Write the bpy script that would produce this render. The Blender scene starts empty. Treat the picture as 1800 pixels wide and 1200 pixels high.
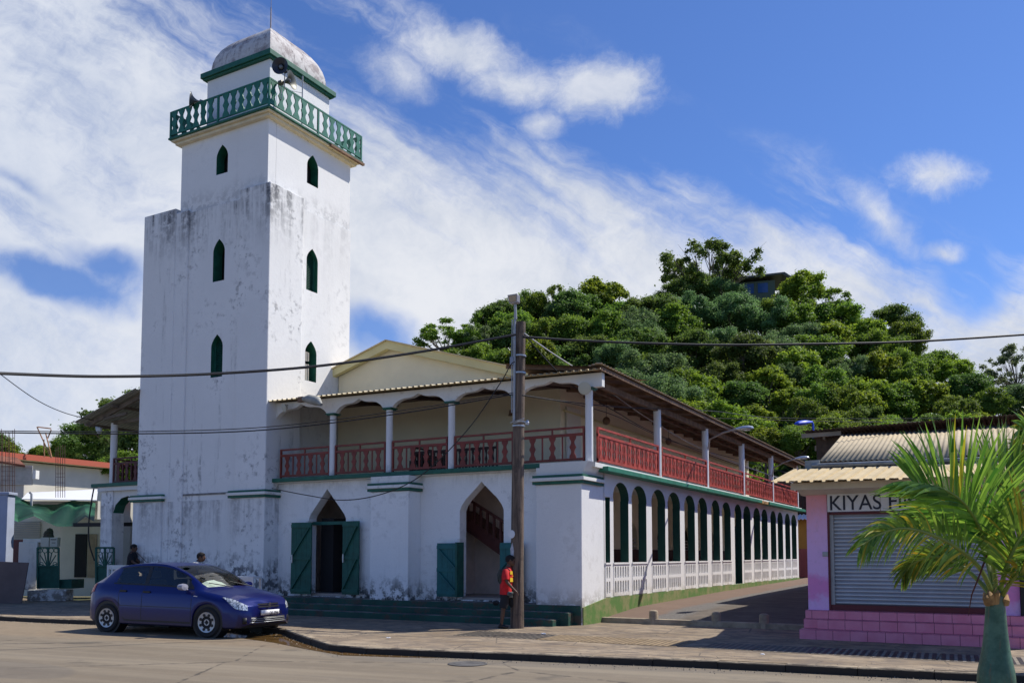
import bpy, math, random
import numpy as np
from mathutils import Vector, Matrix
from mathutils.geometry import tessellate_polygon
R=math.radians
SC=bpy.context.scene; COL=SC.collection
# ---------------- camera ----------------
YAW=R(29.33); PITCH=R(3.74); CH=1.75
cam_d=bpy.data.cameras.new('camera'); cam=bpy.data.objects.new('camera',cam_d); COL.objects.link(cam)
cam.location=(0,0,CH); cam.rotation_euler=(R(90)+PITCH,0,YAW)
cam_d.sensor_width=36; cam_d.lens=1559/1800*36; cam_d.shift_y=273/1800; cam_d.clip_end=3000; cam_d.clip_start=.1
SC.camera=cam
# ---------------- sun, sky, exposure ----------------
SUNV=Vector((.475,.60,1)).normalized()
sun_el=math.asin(SUNV.z); sun_az=math.atan2(SUNV.x,SUNV.y)
sd=bpy.data.lights.new('sun','SUN'); sd.energy=5.0; sd.angle=R(.53); sd.color=(1,.95,.86)
so=bpy.data.objects.new('sun',sd); COL.objects.link(so); so.rotation_euler=SUNV.to_track_quat('Z','Y').to_euler()
SC.view_settings.view_transform='Standard'; SC.view_settings.look='None'; SC.view_settings.exposure=.17; SC.view_settings.gamma=1
W=bpy.data.worlds.new('World'); SC.world=W; W.use_nodes=True
class N:
    """tiny node-expression helper"""
    def __init__(s,nt): s.nt=nt; s.n=nt.nodes; s.l=nt.links
    def new(s,t,ins=None,**kw):
        x=s.n.new(t)
        for k,v in kw.items(): setattr(x,k,v)
        if ins:
            for k,v in ins.items():
                if isinstance(v,bpy.types.NodeSocket): s.l.new(v,x.inputs[k])
                else: x.inputs[k].default_value=v
        return x
    def m(s,op,a,b=0.,c=0.,clamp=False):
        x=s.n.new('ShaderNodeMath'); x.operation=op; x.use_clamp=clamp
        for i,v in enumerate((a,b,c)):
            if isinstance(v,bpy.types.NodeSocket): s.l.new(v,x.inputs[i])
            else: x.inputs[i].default_value=v
        return x.outputs[0]
    def ss(s,v,a,b):
        x=s.n.new('ShaderNodeMapRange'); x.interpolation_type='SMOOTHSTEP'
        s.l.new(v,x.inputs[0]); x.inputs[1].default_value=a; x.inputs[2].default_value=b; return x.outputs[0]
    def mix(s,f,a,b,mode='MIX'):
        x=s.n.new('ShaderNodeMix'); x.data_type='RGBA'; x.blend_type=mode; x.clamp_factor=True
        for i,v in ((0,f),(6,a),(7,b)):
            if isinstance(v,bpy.types.NodeSocket): s.l.new(v,x.inputs[i])
            else: x.inputs[i].default_value=(v if i==0 else (*v[:3],1))
        return x.outputs[2]
    def comb(s,x,y,z=0.):
        k=s.n.new('ShaderNodeCombineXYZ')
        for i,v in enumerate((x,y,z)):
            if isinstance(v,bpy.types.NodeSocket): s.l.new(v,k.inputs[i])
            else: k.inputs[i].default_value=v
        return k.outputs[0]
    def noise(s,vec,scale,detail=4,rough=.55,dist=0.):
        x=s.n.new('ShaderNodeTexNoise'); x.inputs['Scale'].default_value=scale; x.inputs['Detail'].default_value=detail
        x.inputs['Roughness'].default_value=rough; x.inputs['Distortion'].default_value=dist
        if vec is not None: s.l.new(vec,x.inputs['Vector'])
        return x.outputs['Fac']
    def ramp(s,f,pts):
        x=s.n.new('ShaderNodeValToRGB'); e=x.color_ramp.elements
        while len(e)<len(pts): e.new(.5)
        for k,(p,v) in zip(e,pts): k.position=p; k.color=(v,v,v,1) if isinstance(v,(int,float)) else (*v,1)
        s.l.new(f,x.inputs[0]); return x.outputs[0]
def build_sky():
    W.node_tree.nodes.clear(); q=N(W.node_tree)
    tc=q.new('ShaderNodeTexCoord'); sp=q.new('ShaderNodeSeparateXYZ',{0:tc.outputs['Generated']})
    X,Y,Z=sp.outputs
    # world direction turned so that +b points north-west along the street view, a to its right
    c,s_=math.cos(YAW),math.sin(YAW)
    a=q.m('ADD',q.m('MULTIPLY',X,c),q.m('MULTIPLY',Y,s_)); b=q.m('SUBTRACT',q.m('MULTIPLY',Y,c),q.m('MULTIPLY',X,s_))
    bb=q.m('MAXIMUM',q.m('ABSOLUTE',b),.12)
    u0=q.m('DIVIDE',a,bb); v0=q.m('DIVIDE',Z,bb)
    p0=q.comb(u0,v0)
    # warp
    n1=q.noise(p0,3.2,5,.6); n2=q.noise(q.comb(u0,v0,7.3),3.0,5,.6)
    u=q.m('ADD',u0,q.m('MULTIPLY',q.m('SUBTRACT',n1,.5),.16)); v=q.m('ADD',v0,q.m('MULTIPLY',q.m('SUBTRACT',n2,.5),.12))
    # streak coordinates: along the cirrus fall direction
    al=q.m('ADD',q.m('MULTIPLY',u,.86),q.m('MULTIPLY',v,-.5)); ac=q.m('ADD',q.m('MULTIPLY',u,.5),q.m('MULTIPLY',v,.86))
    streak=q.noise(q.comb(q.m('MULTIPLY',al,1.3),q.m('MULTIPLY',ac,6.5)),2.6,8,.62)
    fine=q.noise(q.comb(u,v,3.1),11,10,.72); big=q.noise(q.comb(u,v,1.7),3.4,6,.6)
    # upper edge of the big cirrus sheet, v as a function of u
    t=q.m('ADD',q.m('MULTIPLY',u,1/1.5),.5)
    ed=q.ramp(t,[(0,.95),(.14,.74),(.25,.63),(.36,.535),(.45,.47),(.56,.44),(.66,.385),(.76,.36),(.84,.32),(.92,.335),(1,.36)])
    dA=q.m('SUBTRACT',ed,v)
    dA=q.m('ADD',dA,q.m('MULTIPLY',q.m('SUBTRACT',streak,.5),.30)); dA=q.m('ADD',dA,q.m('MULTIPLY',q.m('SUBTRACT',fine,.5),.09))
    mA=q.ss(dA,-.045,.095)
    thin=q.ss(q.m('ADD',q.m('MULTIPLY',streak,.75),q.m('MULTIPLY',fine,.35)),.34,.60)   # thins the sheet to the upper left
    lf=q.ss(q.m('ADD',u,q.m('MULTIPLY',v,-.75)),-.50,-.85)
    mA=q.m('MULTIPLY',mA,q.m('ADD',q.m('SUBTRACT',1.,q.m('MULTIPLY',lf,.55)),q.m('MULTIPLY',q.m('MULTIPLY',lf,.55),thin)))
    def blob(cu,cv,ru,rv,rot,amp=.55,fr=.9,lo=.35,hi=.75):
        du=q.m('SUBTRACT',u,cu); dv=q.m('SUBTRACT',v,cv); cr,sr=math.cos(rot),math.sin(rot)
        x=q.m('DIVIDE',q.m('ADD',q.m('MULTIPLY',du,cr),q.m('MULTIPLY',dv,sr)),ru)
        y=q.m('DIVIDE',q.m('SUBTRACT',q.m('MULTIPLY',dv,cr),q.m('MULTIPLY',du,sr)),rv)
        r=q.m('SQRT',q.m('ADD',q.m('MULTIPLY',x,x),q.m('MULTIPLY',y,y)))
        g=q.m('SUBTRACT',1.,r); g=q.m('ADD',g,q.m('MULTIPLY',q.m('SUBTRACT',fine,.5),fr*1.5)); g=q.m('ADD',g,q.m('MULTIPLY',q.m('SUBTRACT',big,.5),amp))
        return q.ss(g,lo-.3,hi)
    clouds=[blob(-.055,.585,.115,.045,-.28,lo=.28,hi=.85), blob(.02,.545,.09,.04,-.2,lo=.3,hi=.9), blob(.10,.545,.085,.05,.12,lo=.26,hi=.72), blob(.045,.50,.045,.035,.5,lo=.4,hi=1.2), blob(-.14,.56,.09,.06,-.3,lo=.5,hi=1.4),
            blob(.487,.438,.068,.034,.0,lo=.3,hi=.9), blob(.415,.395,.12,.03,-.75,lo=.35,hi=1.3), blob(.30,.355,.16,.028,-.62,lo=.3,hi=1.1), blob(.49,.352,.04,.018,0,lo=.3,hi=1.1)]
    holes=[blob(-.52,.322,.13,.036,-.22,.35,.6,.28,.65), blob(-.16,.25,.07,.045,-.35,.35,.6,.3,.8), blob(.52,.315,.055,.05,.2,.3,.5,.2,.6), blob(-.56,.44,.10,.02,-.45,.5,.9,.5,1.4), blob(.60,.385,.12,.035,.1,.4,.6,.2,.6), blob(-.46,.345,.08,.03,-.4,.5,.6,.35,.9)]
    m_=mA
    for h in holes: m_=q.m('MULTIPLY',m_,q.m('SUBTRACT',1.,q.m('MULTIPLY',h,.93)))
    wisp=q.m('MULTIPLY',q.ss(streak,.46,.70),q.ss(fine,.30,.62)); reg=q.m('MAXIMUM',blob(-.04,.52,.26,.11,-.25,.2,.3,.0,.9),q.m('MAXIMUM',blob(.38,.38,.22,.07,-.4,.2,.3,.0,.9),blob(-.2,.62,.2,.06,-.2,.2,.3,.0,.9)))
    m_=q.m('MAXIMUM',m_,q.m('MULTIPLY',q.m('MULTIPLY',wisp,reg),.62))
    for k in clouds: m_=q.m('MAXIMUM',m_,q.m('MULTIPLY',k,.9))
    # low thick bank near the horizon
    low=q.ss(q.m('ADD',v,q.m('MULTIPLY',q.m('SUBTRACT',big,.5),.16)),.27,.2); m_=q.m('MAXIMUM',m_,q.m('MULTIPLY',low,.88))
    m_=q.m('MULTIPLY',q.m('MULTIPLY',m_,q.ss(Z,-.05,.02)),q.m('ADD',.2,q.m('MULTIPLY',q.ss(b,-.02,.25),.8)))   # clear blue sky behind the viewer
    sky=q.new('ShaderNodeTexSky',sky_type='NISHITA'); sky.sun_disc=False; sky.sun_elevation=sun_el; sky.sun_rotation=sun_az
    sky.air_density=1.0; sky.dust_density=.25; sky.ozone_density=3.2; sky.altitude=50
    skyc=q.mix(1.,sky.outputs[0],(.62,.82,1.22),'MULTIPLY')
    bg1=q.new('ShaderNodeBackground',{0:skyc,1:.101})
    shade=q.ss(q.m('ADD',q.m('MULTIPLY',big,.6),q.m('MULTIPLY',fine,.4)),.36,.62)
    lowg=q.ss(v,.05,.5)
    cc=q.mix(shade,(.50,.55,.66),(.72,.74,.79)); cc=q.mix(q.m('MULTIPLY',q.ss(u,-.2,-.6),.35),cc,(.50,.58,.74))
    bg2=q.new('ShaderNodeBackground',{0:cc,1:1.0})
    mx=q.new('ShaderNodeMixShader',{0:m_,1:bg1.outputs[0],2:bg2.outputs[0]})
    out=q.new('ShaderNodeOutputWorld',{0:mx.outputs[0]})
build_sky()
# ---------------- placement helpers ----------------
_c,_s=math.cos(YAW),math.sin(YAW); RV=Vector((_c,_s,0)); FH=Vector((-_s,_c,0))
FV=FH*math.cos(PITCH)+Vector((0,0,math.sin(PITCH))); UV=Vector((0,0,math.cos(PITCH)))-FH*math.sin(PITCH)
def ray(x,y): return RV*(x-900)+UV*(873-y)+FV*1559
def at(x,y,dep): d=ray(x,y); return Vector((0,0,CH))+d*(dep/d.dot(FH))
def atY(x,y,Y): d=ray(x,y); return Vector((0,0,CH))+d*(Y/d.y)
def atX(x,y,X): d=ray(x,y); return Vector((0,0,CH))+d*(X/d.x)
def atZ(x,y,Z): d=ray(x,y); return Vector((0,0,CH))+d*((Z-CH)/d.z)
def LD(l,d,z=0.): p=RV*l+FH*d; return Vector((p.x,p.y,z))
# ---------------- objects ----------------
def tag(o,label=None,cat=None,group=None,kind=None):
    if label: o['label']=label
    if cat: o['category']=cat
    if group: o['group']=group
    if kind: o['kind']=kind
    return o
def thing(name,label,cat,loc=(0,0,0),rz=0,group=None):
    o=bpy.data.objects.new(name,None); COL.objects.link(o); o.location=loc; o.rotation_euler=(0,0,rz); o.empty_display_size=.2
    return tag(o,label,cat,group)
def copy_tree(o,parent=None):
    c=o.copy(); COL.objects.link(c)
    if parent is not None: c.parent=parent
    for ch in o.children: copy_tree(ch,c)
    return c
class MB:
    def __init__(s): s.v=[]; s.f=[]; s.mi=[]
    def add(s,vs,fs,mi=0):
        n=len(s.v); s.v+= [tuple(p) for p in vs]; s.f+=[tuple(i+n for i in f) for f in fs]; s.mi+=[mi]*len(fs); return s
    def box(s,x0,x1,y0,y1,z0,z1,mi=0):
        v=[(x,y,z) for z in (z0,z1) for y in (y0,y1) for x in (x0,x1)]
        return s.add(v,[(0,2,3,1),(4,5,7,6),(0,1,5,4),(2,6,7,3),(0,4,6,2),(1,3,7,5)],mi)
    def beam(s,a,b,w,h,mi=0,up=(0,0,1)):
        a=Vector(a); b=Vector(b); d=(b-a).normalized(); x=d.cross(Vector(up))
        if x.length<1e-4: x=Vector((1,0,0))
        x.normalize(); u=x.cross(d); v=[p+x*(i*w/2)+u*(j*h/2) for p in (a,b) for j in (-1,1) for i in (-1,1)]
        return s.add(v,[(0,2,3,1),(4,5,7,6),(0,1,5,4),(2,6,7,3),(0,4,6,2),(1,3,7,5)],mi)
    def tube(s,pts,r,n=8,mi=0,cap=True):
        pts=[Vector(p) for p in pts]; rs=r if isinstance(r,(list,tuple)) else [r]*len(pts); vs=[]; fs=[]
        t0=(pts[1]-pts[0]).normalized(); x=t0.orthogonal().normalized()
        for i,p in enumerate(pts):
            t=(pts[min(i+1,len(pts)-1)]-pts[max(i-1,0)]).normalized(); x=(x-t*x.dot(t)); x=x.normalized() if x.length>1e-6 else t.orthogonal().normalized(); y=t.cross(x)
            for k in range(n): a=2*math.pi*k/n; vs.append(p+(x*math.cos(a)+y*math.sin(a))*rs[i])
        for i in range(len(pts)-1):
            for k in range(n): fs.append((i*n+k,i*n+(k+1)%n,(i+1)*n+(k+1)%n,(i+1)*n+k))
        if cap: fs.append(tuple(range(n-1,-1,-1))); fs.append(tuple((len(pts)-1)*n+k for k in range(n)))
        return s.add(vs,fs,mi)
    def lathe(s,prof,n=16,c=(0,0,0),ax=(0,0,1),mi=0):
        ax=Vector(ax).normalized(); x=ax.orthogonal().normalized(); y=ax.cross(x); c=Vector(c); vs=[];fs=[]
        for (r,z) in prof:
            for k in range(n): a=2*math.pi*k/n; vs.append(c+ax*z+(x*math.cos(a)+y*math.sin(a))*r)
        for i in range(len(prof)-1):
            for k in range(n): fs.append((i*n+k,i*n+(k+1)%n,(i+1)*n+(k+1)%n,(i+1)*n+k))
        fs.append(tuple(range(n-1,-1,-1))); fs.append(tuple((len(prof)-1)*n+k for k in range(n)))
        return s.add(vs,fs,mi)
    def poly(s,loops,mp,t,mi=0,ms=None,mo=None):
        """flat panel with holes: loops in 2-D, mp(a,b,d) to 3-D, thickness t; ms = material of the hole sides"""
        L=[[Vector((a,b,0)) for a,b in l] for l in loops]; tri=tessellate_polygon(L); fl=[p for l in loops for p in l]; n=len(fl)
        vs=[mp(a,b,0) for a,b in fl]+[mp(a,b,t) for a,b in fl]
        s.add(vs,[tuple(k) for k in tri]+[(k[2]+n,k[1]+n,k[0]+n) for k in tri],mi)
        o=0
        for li,l in enumerate(loops):
            m=len(l); vv=[mp(a,b,0) for a,b in l]+[mp(a,b,t) for a,b in l]
            s.add(vv,[(i,(i+1)%m,(i+1)%m+m,i+m) for i in range(m)],(mi if li==0 else (ms if ms is not None else mi)))
        return s
    def sheet(s,rows,mi=0):
        n=len(rows[0]); vs=[p for r in rows for p in r]
        return s.add(vs,[(i*n+j,i*n+j+1,(i+1)*n+j+1,(i+1)*n+j) for i in range(len(rows)-1) for j in range(n-1)],mi)
    def build(s,name,mat,parent=None,smooth=False,bevel=0,sol=0,loc=None,fixn=False):
        me=bpy.data.meshes.new(name); me.from_pydata([tuple(v) for v in s.v],[],s.f)
        for m in (mat if isinstance(mat,(list,tuple)) else [mat]): me.materials.append(m)
        me.polygons.foreach_set('material_index',s.mi)
        if fixn:
            import bmesh
            b=bmesh.new(); b.from_mesh(me); bmesh.ops.remove_doubles(b,verts=b.verts,dist=1e-5); bmesh.ops.recalc_face_normals(b,faces=b.faces); b.to_mesh(me); b.free()
        if smooth: me.polygons.foreach_set('use_smooth',[True]*len(me.polygons))
        me.update(); o=bpy.data.objects.new(name,me); COL.objects.link(o)
        if parent is not None: o.parent=parent
        if loc is not None: o.location=loc
        if sol: k=o.modifiers.new('s','SOLIDIFY'); k.thickness=sol; k.offset=0
        if bevel: k=o.modifiers.new('b','BEVEL'); k.width=bevel; k.segments=2; k.limit_method='ANGLE'; k.angle_limit=R(40)
        if smooth and len(me.polygons)<30000:
            try: me.set_sharp_from_angle(angle=R(38))
            except Exception: pass
        return o
def FX(y): return lambda a,b,d: (a,y+d,b)          # panel standing along X at Y=y, thickness towards +Y
def FY(x): return lambda a,b,d: (x-d,a,b)          # panel standing along Y at X=x, thickness towards -X
def rect(a0,a1,b0,b1): return [(a0,b0),(a1,b0),(a1,b1),(a0,b1)]
# ---------------- materials ----------------
MATS={}
def mat(name,col,rough=.8,metal=0.,var=.0,vs=3.,bump=0.,bs=20.,spec=.4,fn=None,coat=0.):
    if name in MATS: return MATS[name]
    m=bpy.data.materials.new(name); m.use_nodes=True; q=N(m.node_tree); b=q.n['Principled BSDF']
    b.inputs['Roughness'].default_value=rough; b.inputs['Metallic'].default_value=metal; b.inputs['Specular IOR Level'].default_value=spec; b.inputs['Coat Weight'].default_value=coat
    geo=q.new('ShaderNodeNewGeometry'); P=geo.outputs['Position']; col3=tuple(col[:3])
    tc=q.new('ShaderNodeTexCoord'); O=tc.outputs['Object']
    if var: 
        n=q.noise(O,vs,6,.6); c=q.mix(q.ss(n,.3,.7),tuple(x*(1-var) for x in col3),tuple(min(1,x*(1+var*.6)) for x in col3))
    else: c=None; b.inputs['Base Color'].default_value=(*col3,1)
    if fn: c=fn(q,P,O,c if c is not None else q.new('ShaderNodeRGB').outputs[0] if False else (c or col3),b)
    if c is not None and not isinstance(c,tuple): q.l.new(c,b.inputs['Base Color'])
    elif isinstance(c,tuple): b.inputs['Base Color'].default_value=(*c,1)
    if bump:
        n=q.noise(O,bs,5,.6); bp=q.new('ShaderNodeBump',{'Height':n,'Strength':bump,'Distance':.02}); q.l.new(bp.outputs[0],b.inputs['Normal'])
    MATS[name]=m; return m
def dome_fn(q,P,O,c,b):
    n=q.noise(P,1.6,8,.72); m=q.noise(P,6.,9,.75); s=q.new('ShaderNodeSeparateXYZ',{0:P}).outputs; st=q.noise(q.comb(q.m('MULTIPLY',s[0],1.),q.m('MULTIPLY',s[1],1.),q.m('MULTIPLY',s[2],.25)),4.,8,.7)
    col=q.mix(q.m('MULTIPLY',q.ss(m,.38,.62),.35),(.60,.58,.56),(.34,.31,.31)); col=q.mix(q.m('MULTIPLY',q.ss(n,.46,.60),.75),col,(.22,.18,.18)); return q.mix(q.m('MULTIPLY',q.ss(st,.54,.64),.8),col,(.10,.075,.08))
def stucco(base,streak=.5,low=.8,lowz=.5,lowh=1.1,patch=.35,dirt=(.10,.105,.12),top=None,amp=1.):
    def fn(q,P,O,c,b):
        sx=q.new('ShaderNodeSeparateXYZ',{0:P}); x,y,z=sx.outputs
        hv=q.comb(q.m('MULTIPLY',x,1.),q.m('MULTIPLY',y,1.),q.m('MULTIPLY',z,.09))
        st=q.noise(hv,1.9,9,.72); fineb=q.noise(P,4.2,10,.70); bigb=q.noise(P,.55,5,.6); tiny=q.noise(P,22.,6,.7)
        col=q.mix(q.ss(bigb,.3,.7),tuple(k*.93 for k in base),base)
        col=q.mix(q.m('MULTIPLY',q.ss(tiny,.35,.8),.13),col,(.45,.46,.50))
        a=q.m('MULTIPLY',q.ss(st,.55,.72),streak); a=q.m('MULTIPLY',a,q.ss(fineb,.36,.60))
        p_=q.m('MULTIPLY',q.m('MULTIPLY',q.ss(bigb,.46,.62),q.ss(fineb,.50,.64)),patch)
        hi=q.ss(q.m('SUBTRACT',z,q.m('MULTIPLY',st,lowh*1.6)),lowz,lowz-.8)
        l_=q.m('MULTIPLY',q.m('MULTIPLY',hi,q.ss(fineb,.43,.56)),low)
        t=q.m('MAXIMUM',q.m('MAXIMUM',a,p_),l_)
        if top:
            for (zt,h,am) in top:
                k=q.m('MULTIPLY',q.ss(z,zt-h,zt),q.ss(z,zt+.05,zt+.04)); k=q.m('MULTIPLY',q.m('MULTIPLY',k,q.ss(st,.38,.62)),am); k=q.m('MULTIPLY',k,q.ss(fineb,.30,.60)); t=q.m('MAXIMUM',t,k)
        return q.mix(q.m('MULTIPLY',t,amp,clamp=True),col,dirt)
    return fn
WHITE=(.82,.82,.81)
M_TOW=mat('white_tower_plaster',WHITE,.85,bump=.25,bs=9,fn=stucco(WHITE,.72,.9,.5,1.8,.62,dirt=(.075,.08,.095),top=[(13.75,2.6,.98),(3.5,1.9,.6)]))
M_TUP=mat('white_upper_plaster',WHITE,.85,bump=.2,bs=9,fn=stucco(WHITE,.12,.30,13.75,.7,.08))
M_DOME=mat('stained_dome_plaster',(.62,.61,.60),.9,bump=.3,bs=9,fn=dome_fn)
M_WALL=mat('white_wall_plaster',WHITE,.85,bump=.2,bs=9,fn=stucco((.88,.88,.87),.20,1.,.6,.8,.2,dirt=(.06,.065,.06),top=[(4.05,.6,.35)]))
M_ARC=mat('white_arcade_plaster',(.82,.81,.79),.85,bump=.15,bs=9,fn=stucco((.82,.81,.79),.14,.6,.75,.5,.10,dirt=(.35,.30,.20)))
M_TRIM=mat('white_trim_paint',(.78,.77,.74),.8,bump=.15,bs=12,fn=stucco((.78,.77,.73),.35,0,0,.1,.35,dirt=(.14,.12,.10)))
M_CREAM=mat('cream_wall_paint',(.78,.71,.52),.85,var=.07,vs=.8,bump=.1,bs=8)
M_CREAMD=mat('cream_gable_trim',(.62,.56,.30),.7,var=.08,vs=1.)
M_TOWR=mat('white_cleaner_side_plaster',WHITE,.85,bump=.25,bs=9,fn=stucco(WHITE,.22,.5,.3,1.2,.22,top=[(13.6,3.4,.22)]))  # same white with fewer stains, for the alley side of the tower
M_GRN=mat('green_trim_paint',(.015,.115,.075),.55,var=.22,vs=5.,bump=.1,bs=20)
M_GRND=mat('green_door_paint',(.013,.098,.072),.6,var=.25,vs=4.,bump=.12,bs=25)
M_RED=mat('red_brown_railing_paint',(.21,.038,.024),.55,var=.22,vs=4.,bump=.1,bs=30)
M_REDL=mat('sunlit_red_railing_paint',(.36,.050,.032),.6,var=.35,vs=5.,bump=.1,bs=30)  # railing red brightened in its colour for the sunlit alley side
M_GREY=mat('grey_plaster',(.46,.45,.42),.9,var=.12,vs=1.2,bump=.1)  # one grey tone for back walls, posts and louvres
M_WOOD=mat('weathered_timber',(.20,.12,.075),.85,var=.35,vs=4.,bump=.3,bs=18)
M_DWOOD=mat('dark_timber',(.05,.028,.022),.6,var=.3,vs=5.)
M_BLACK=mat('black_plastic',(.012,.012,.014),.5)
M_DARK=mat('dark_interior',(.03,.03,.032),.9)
M_METAL=mat('galvanised_metal',(.45,.47,.50),.42,metal=.8,var=.15,vs=8.)
M_GMET=mat('grey_painted_metal',(.36,.37,.38),.5,metal=.3,var=.1,vs=8.)
M_WIRE=mat('cable_rubber',(.015,.015,.017),.6)
M_WIREL=mat('pale_cable',(.42,.42,.42),.5)
M_CONC=mat('concrete',(.36,.33,.28),.92,var=.3,vs=3.,bump=.4,bs=16)
M_TINC=mat('cream_metal_roofing',(.56,.46,.27),.55,var=.16,vs=1.6,metal=0.)
# ================= GROUND, ROAD, PAVEMENT =================
def lerp_tab(tab,x):
    if x<=tab[0][0]: return tab[0][1]
    for (a,b),(c,d) in zip(tab,tab[1:]):
        if x<=c: return b+(d-b)*(x-a)/(c-a)
    return tab[-1][1]
kp=[atZ(x,y,.12) for x,y in [(0,1082),(80,1086),(165,1089),(300,1093),(420,1097.5),(500,1105),(520,1113),(560,1126),(590,1135),(700,1139.5),(900,1147),(1050,1153),(1200,1158),(1350,1165),(1500,1172),(1650,1178.5),(1800,1185)]]
KERB=sorted([(p.x,p.y) for p in kp]); a0=KERB[0]; a1=KERB[-1]
KERB=[(-120,a0[1]-6.5)]+KERB+[(60,a1[1]+60*.13)]
yk=lambda x: lerp_tab(KERB,x)
def sm(t): t=max(0,min(1,t)); return t*t*(3-2*t)
def zpav(x,y):
    k=yk(x); return .12*(1-sm((y-k)/max(16.35-k,.8)))
def fn_road(q,P,O,c,b):
    sx=q.new('ShaderNodeSeparateXYZ',{0:P}); x,y,z=sx.outputs
    along=q.m('ADD',q.m('MULTIPLY',x,.99),q.m('MULTIPLY',y,.13)); ac=q.m('SUBTRACT',q.m('MULTIPLY',y,.99),q.m('MULTIPLY',x,.13))
    st=q.noise(q.comb(q.m('MULTIPLY',along,.05),q.m('MULTIPLY',ac,.85)),1.4,5,.6); st2=q.noise(q.comb(q.m('MULTIPLY',along,.12),q.m('MULTIPLY',ac,3.)),1.6,5,.6)
    big=q.noise(P,.35,5,.6); grain=q.noise(P,70,4,.8); mid=q.noise(P,3.5,7,.65)
    col=q.mix(q.ss(st,.35,.65),(.20,.158,.105),(.275,.225,.155)); col=q.mix(q.m('MULTIPLY',q.ss(st2,.4,.7),.4),col,(.15,.125,.095))
    col=q.mix(q.m('MULTIPLY',q.ss(grain,.3,.75),.5),col,(.07,.062,.055)); col=q.mix(q.m('MULTIPLY',q.ss(mid,.5,.75),.35),col,(.27,.22,.16))
    edge=q.ss(q.m('ADD',ac,q.m('MULTIPLY',mid,.9)),14.0,15.0)   # dusty strip by the kerb
    v=q.new('ShaderNodeTexVoronoi',{'Scale':.22,'Vector':P},feature='DISTANCE_TO_EDGE'); cr_=q.ss(q.m('ADD',v.outputs[0],q.m('MULTIPLY',q.m('SUBTRACT',mid,.5),.06)),.007,.0); col=q.mix(q.m('MULTIPLY',cr_,.75),col,(.035,.03,.027))
    oil=q.m('MULTIPLY',q.ss(q.noise(P,.9,3,.5),.62,.70),.45); col=q.mix(oil,col,(.05,.045,.04)); patch=q.ss(q.noise(q.comb(q.m('MULTIPLY',along,.10),q.m('MULTIPLY',ac,.30),4.),1.,1,.3),.56,.575); col=q.mix(q.m('MULTIPLY',patch,.35),col,(.10,.09,.08))
    col=q.mix(q.m('MULTIPLY',edge,.75),col,q.mix(mid,(.13,.095,.06),(.33,.25,.16)))
    q.l.new(q.m('ADD',.72,q.m('MULTIPLY',grain,.2)),b.inputs['Roughness'])
    bp=q.new('ShaderNodeBump',{'Height':q.noise(P,55,5,.75),'Strength':.5,'Distance':.012}); q.l.new(bp.outputs[0],b.inputs['Normal'])
    return col
M_ROAD=mat('worn_asphalt',(.14,.12,.1),.85,fn=fn_road)
def fn_pav(q,P,O,c,b):
    big=q.noise(P,.5,6,.65); mid=q.noise(P,2.6,8,.7); grain=q.noise(P,60,4,.8)
    col=q.mix(q.ss(big,.32,.66),(.20,.145,.09),(.35,.275,.19)); col=q.mix(q.m('MULTIPLY',q.ss(mid,.42,.60),.85),col,(.14,.11,.085)); stn=q.noise(P,1.1,4,.6); col=q.mix(q.m('MULTIPLY',q.ss(stn,.60,.68),.6),col,(.075,.06,.05))
    st=q.noise(q.comb(*[q.m('MULTIPLY',o,k) for o,k in zip(q.new('ShaderNodeSeparateXYZ',{0:P}).outputs,(.35,2.2,1.))]),1.7,6,.65)
    col=q.mix(q.m('MULTIPLY',q.ss(st,.5,.68),.5),col,(.40,.30,.19))
    col=q.mix(q.m('MULTIPLY',q.ss(grain,.4,.75),.4),col,(.09,.075,.06))
    v=q.new('ShaderNodeTexVoronoi',{'Scale':.55,'Vector':P},feature='DISTANCE_TO_EDGE'); 
    wv=q.ss(q.m('ADD',v.outputs[0],q.m('MULTIPLY',q.m('SUBTRACT',mid,.5),.05)),.010,.0)
    col=q.mix(q.m('MULTIPLY',wv,.7),col,(.05,.045,.04))
    bp=q.new('ShaderNodeBump',{'Height':q.m('ADD',mid,q.m('MULTIPLY',grain,.3)),'Strength':.45,'Distance':.03}); q.l.new(bp.outputs[0],b.inputs['Normal'])
    return col
M_PAV=mat('dusty_pavement',(.3,.24,.17),.9,fn=fn_pav)
def fn_gnd(q,P,O,c,b):
    n=q.noise(P,.4,6,.65); return q.mix(q.ss(n,.3,.7),(.11,.085,.055),(.08,.10,.035))
M_GND=mat('rough_ground',(.1,.09,.06),.95,fn=fn_gnd)
g=MB(); g.sheet([[(x,y,-.06) for x in (-900,-100,0,100,900)] for y in (-200,0,60,300,1200)]); tag(g.build('ground',M_GND),kind='structure')
xs=[-119+i*.5 for i in range(0,355)]
g=MB(); g.sheet([[(x,-40,0) for x in xs],[(x,0,.0) for x in xs],[(x,yk(x)*.6,.0) for x in xs],[(x,yk(x)+.02,0.) for x in xs]]); tag(g.build('road',M_ROAD),kind='structure')
g=MB(); n=26; g.sheet([[(x,(yk(x)+.14)+(22.-yk(x)-.14)*(j/n)**1.0,zpav(x,yk(x)+.14+(22.-yk(x)-.14)*j/n)) for x in xs] for j in range(n+1)]); tag(g.build('pavement',M_PAV,smooth=True),kind='structure')
M_KERB=mat('kerb_stone',(.33,.27,.19),.9,bump=.4,bs=14,fn=lambda q,P,O,c,b: q.mix(q.ss(q.m('ADD',q.new('ShaderNodeSeparateXYZ',{0:P}).outputs[2],q.m('MULTIPLY',q.m('SUBTRACT',q.noise(P,6.,6,.7),.5),.07)),.115,.095),q.mix(q.ss(q.noise(P,3.,7,.7),.42,.6),(.36,.29,.20),(.12,.095,.07)),(.035,.03,.026)))  # street face coloured near black, standing in for the shade on it
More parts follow.
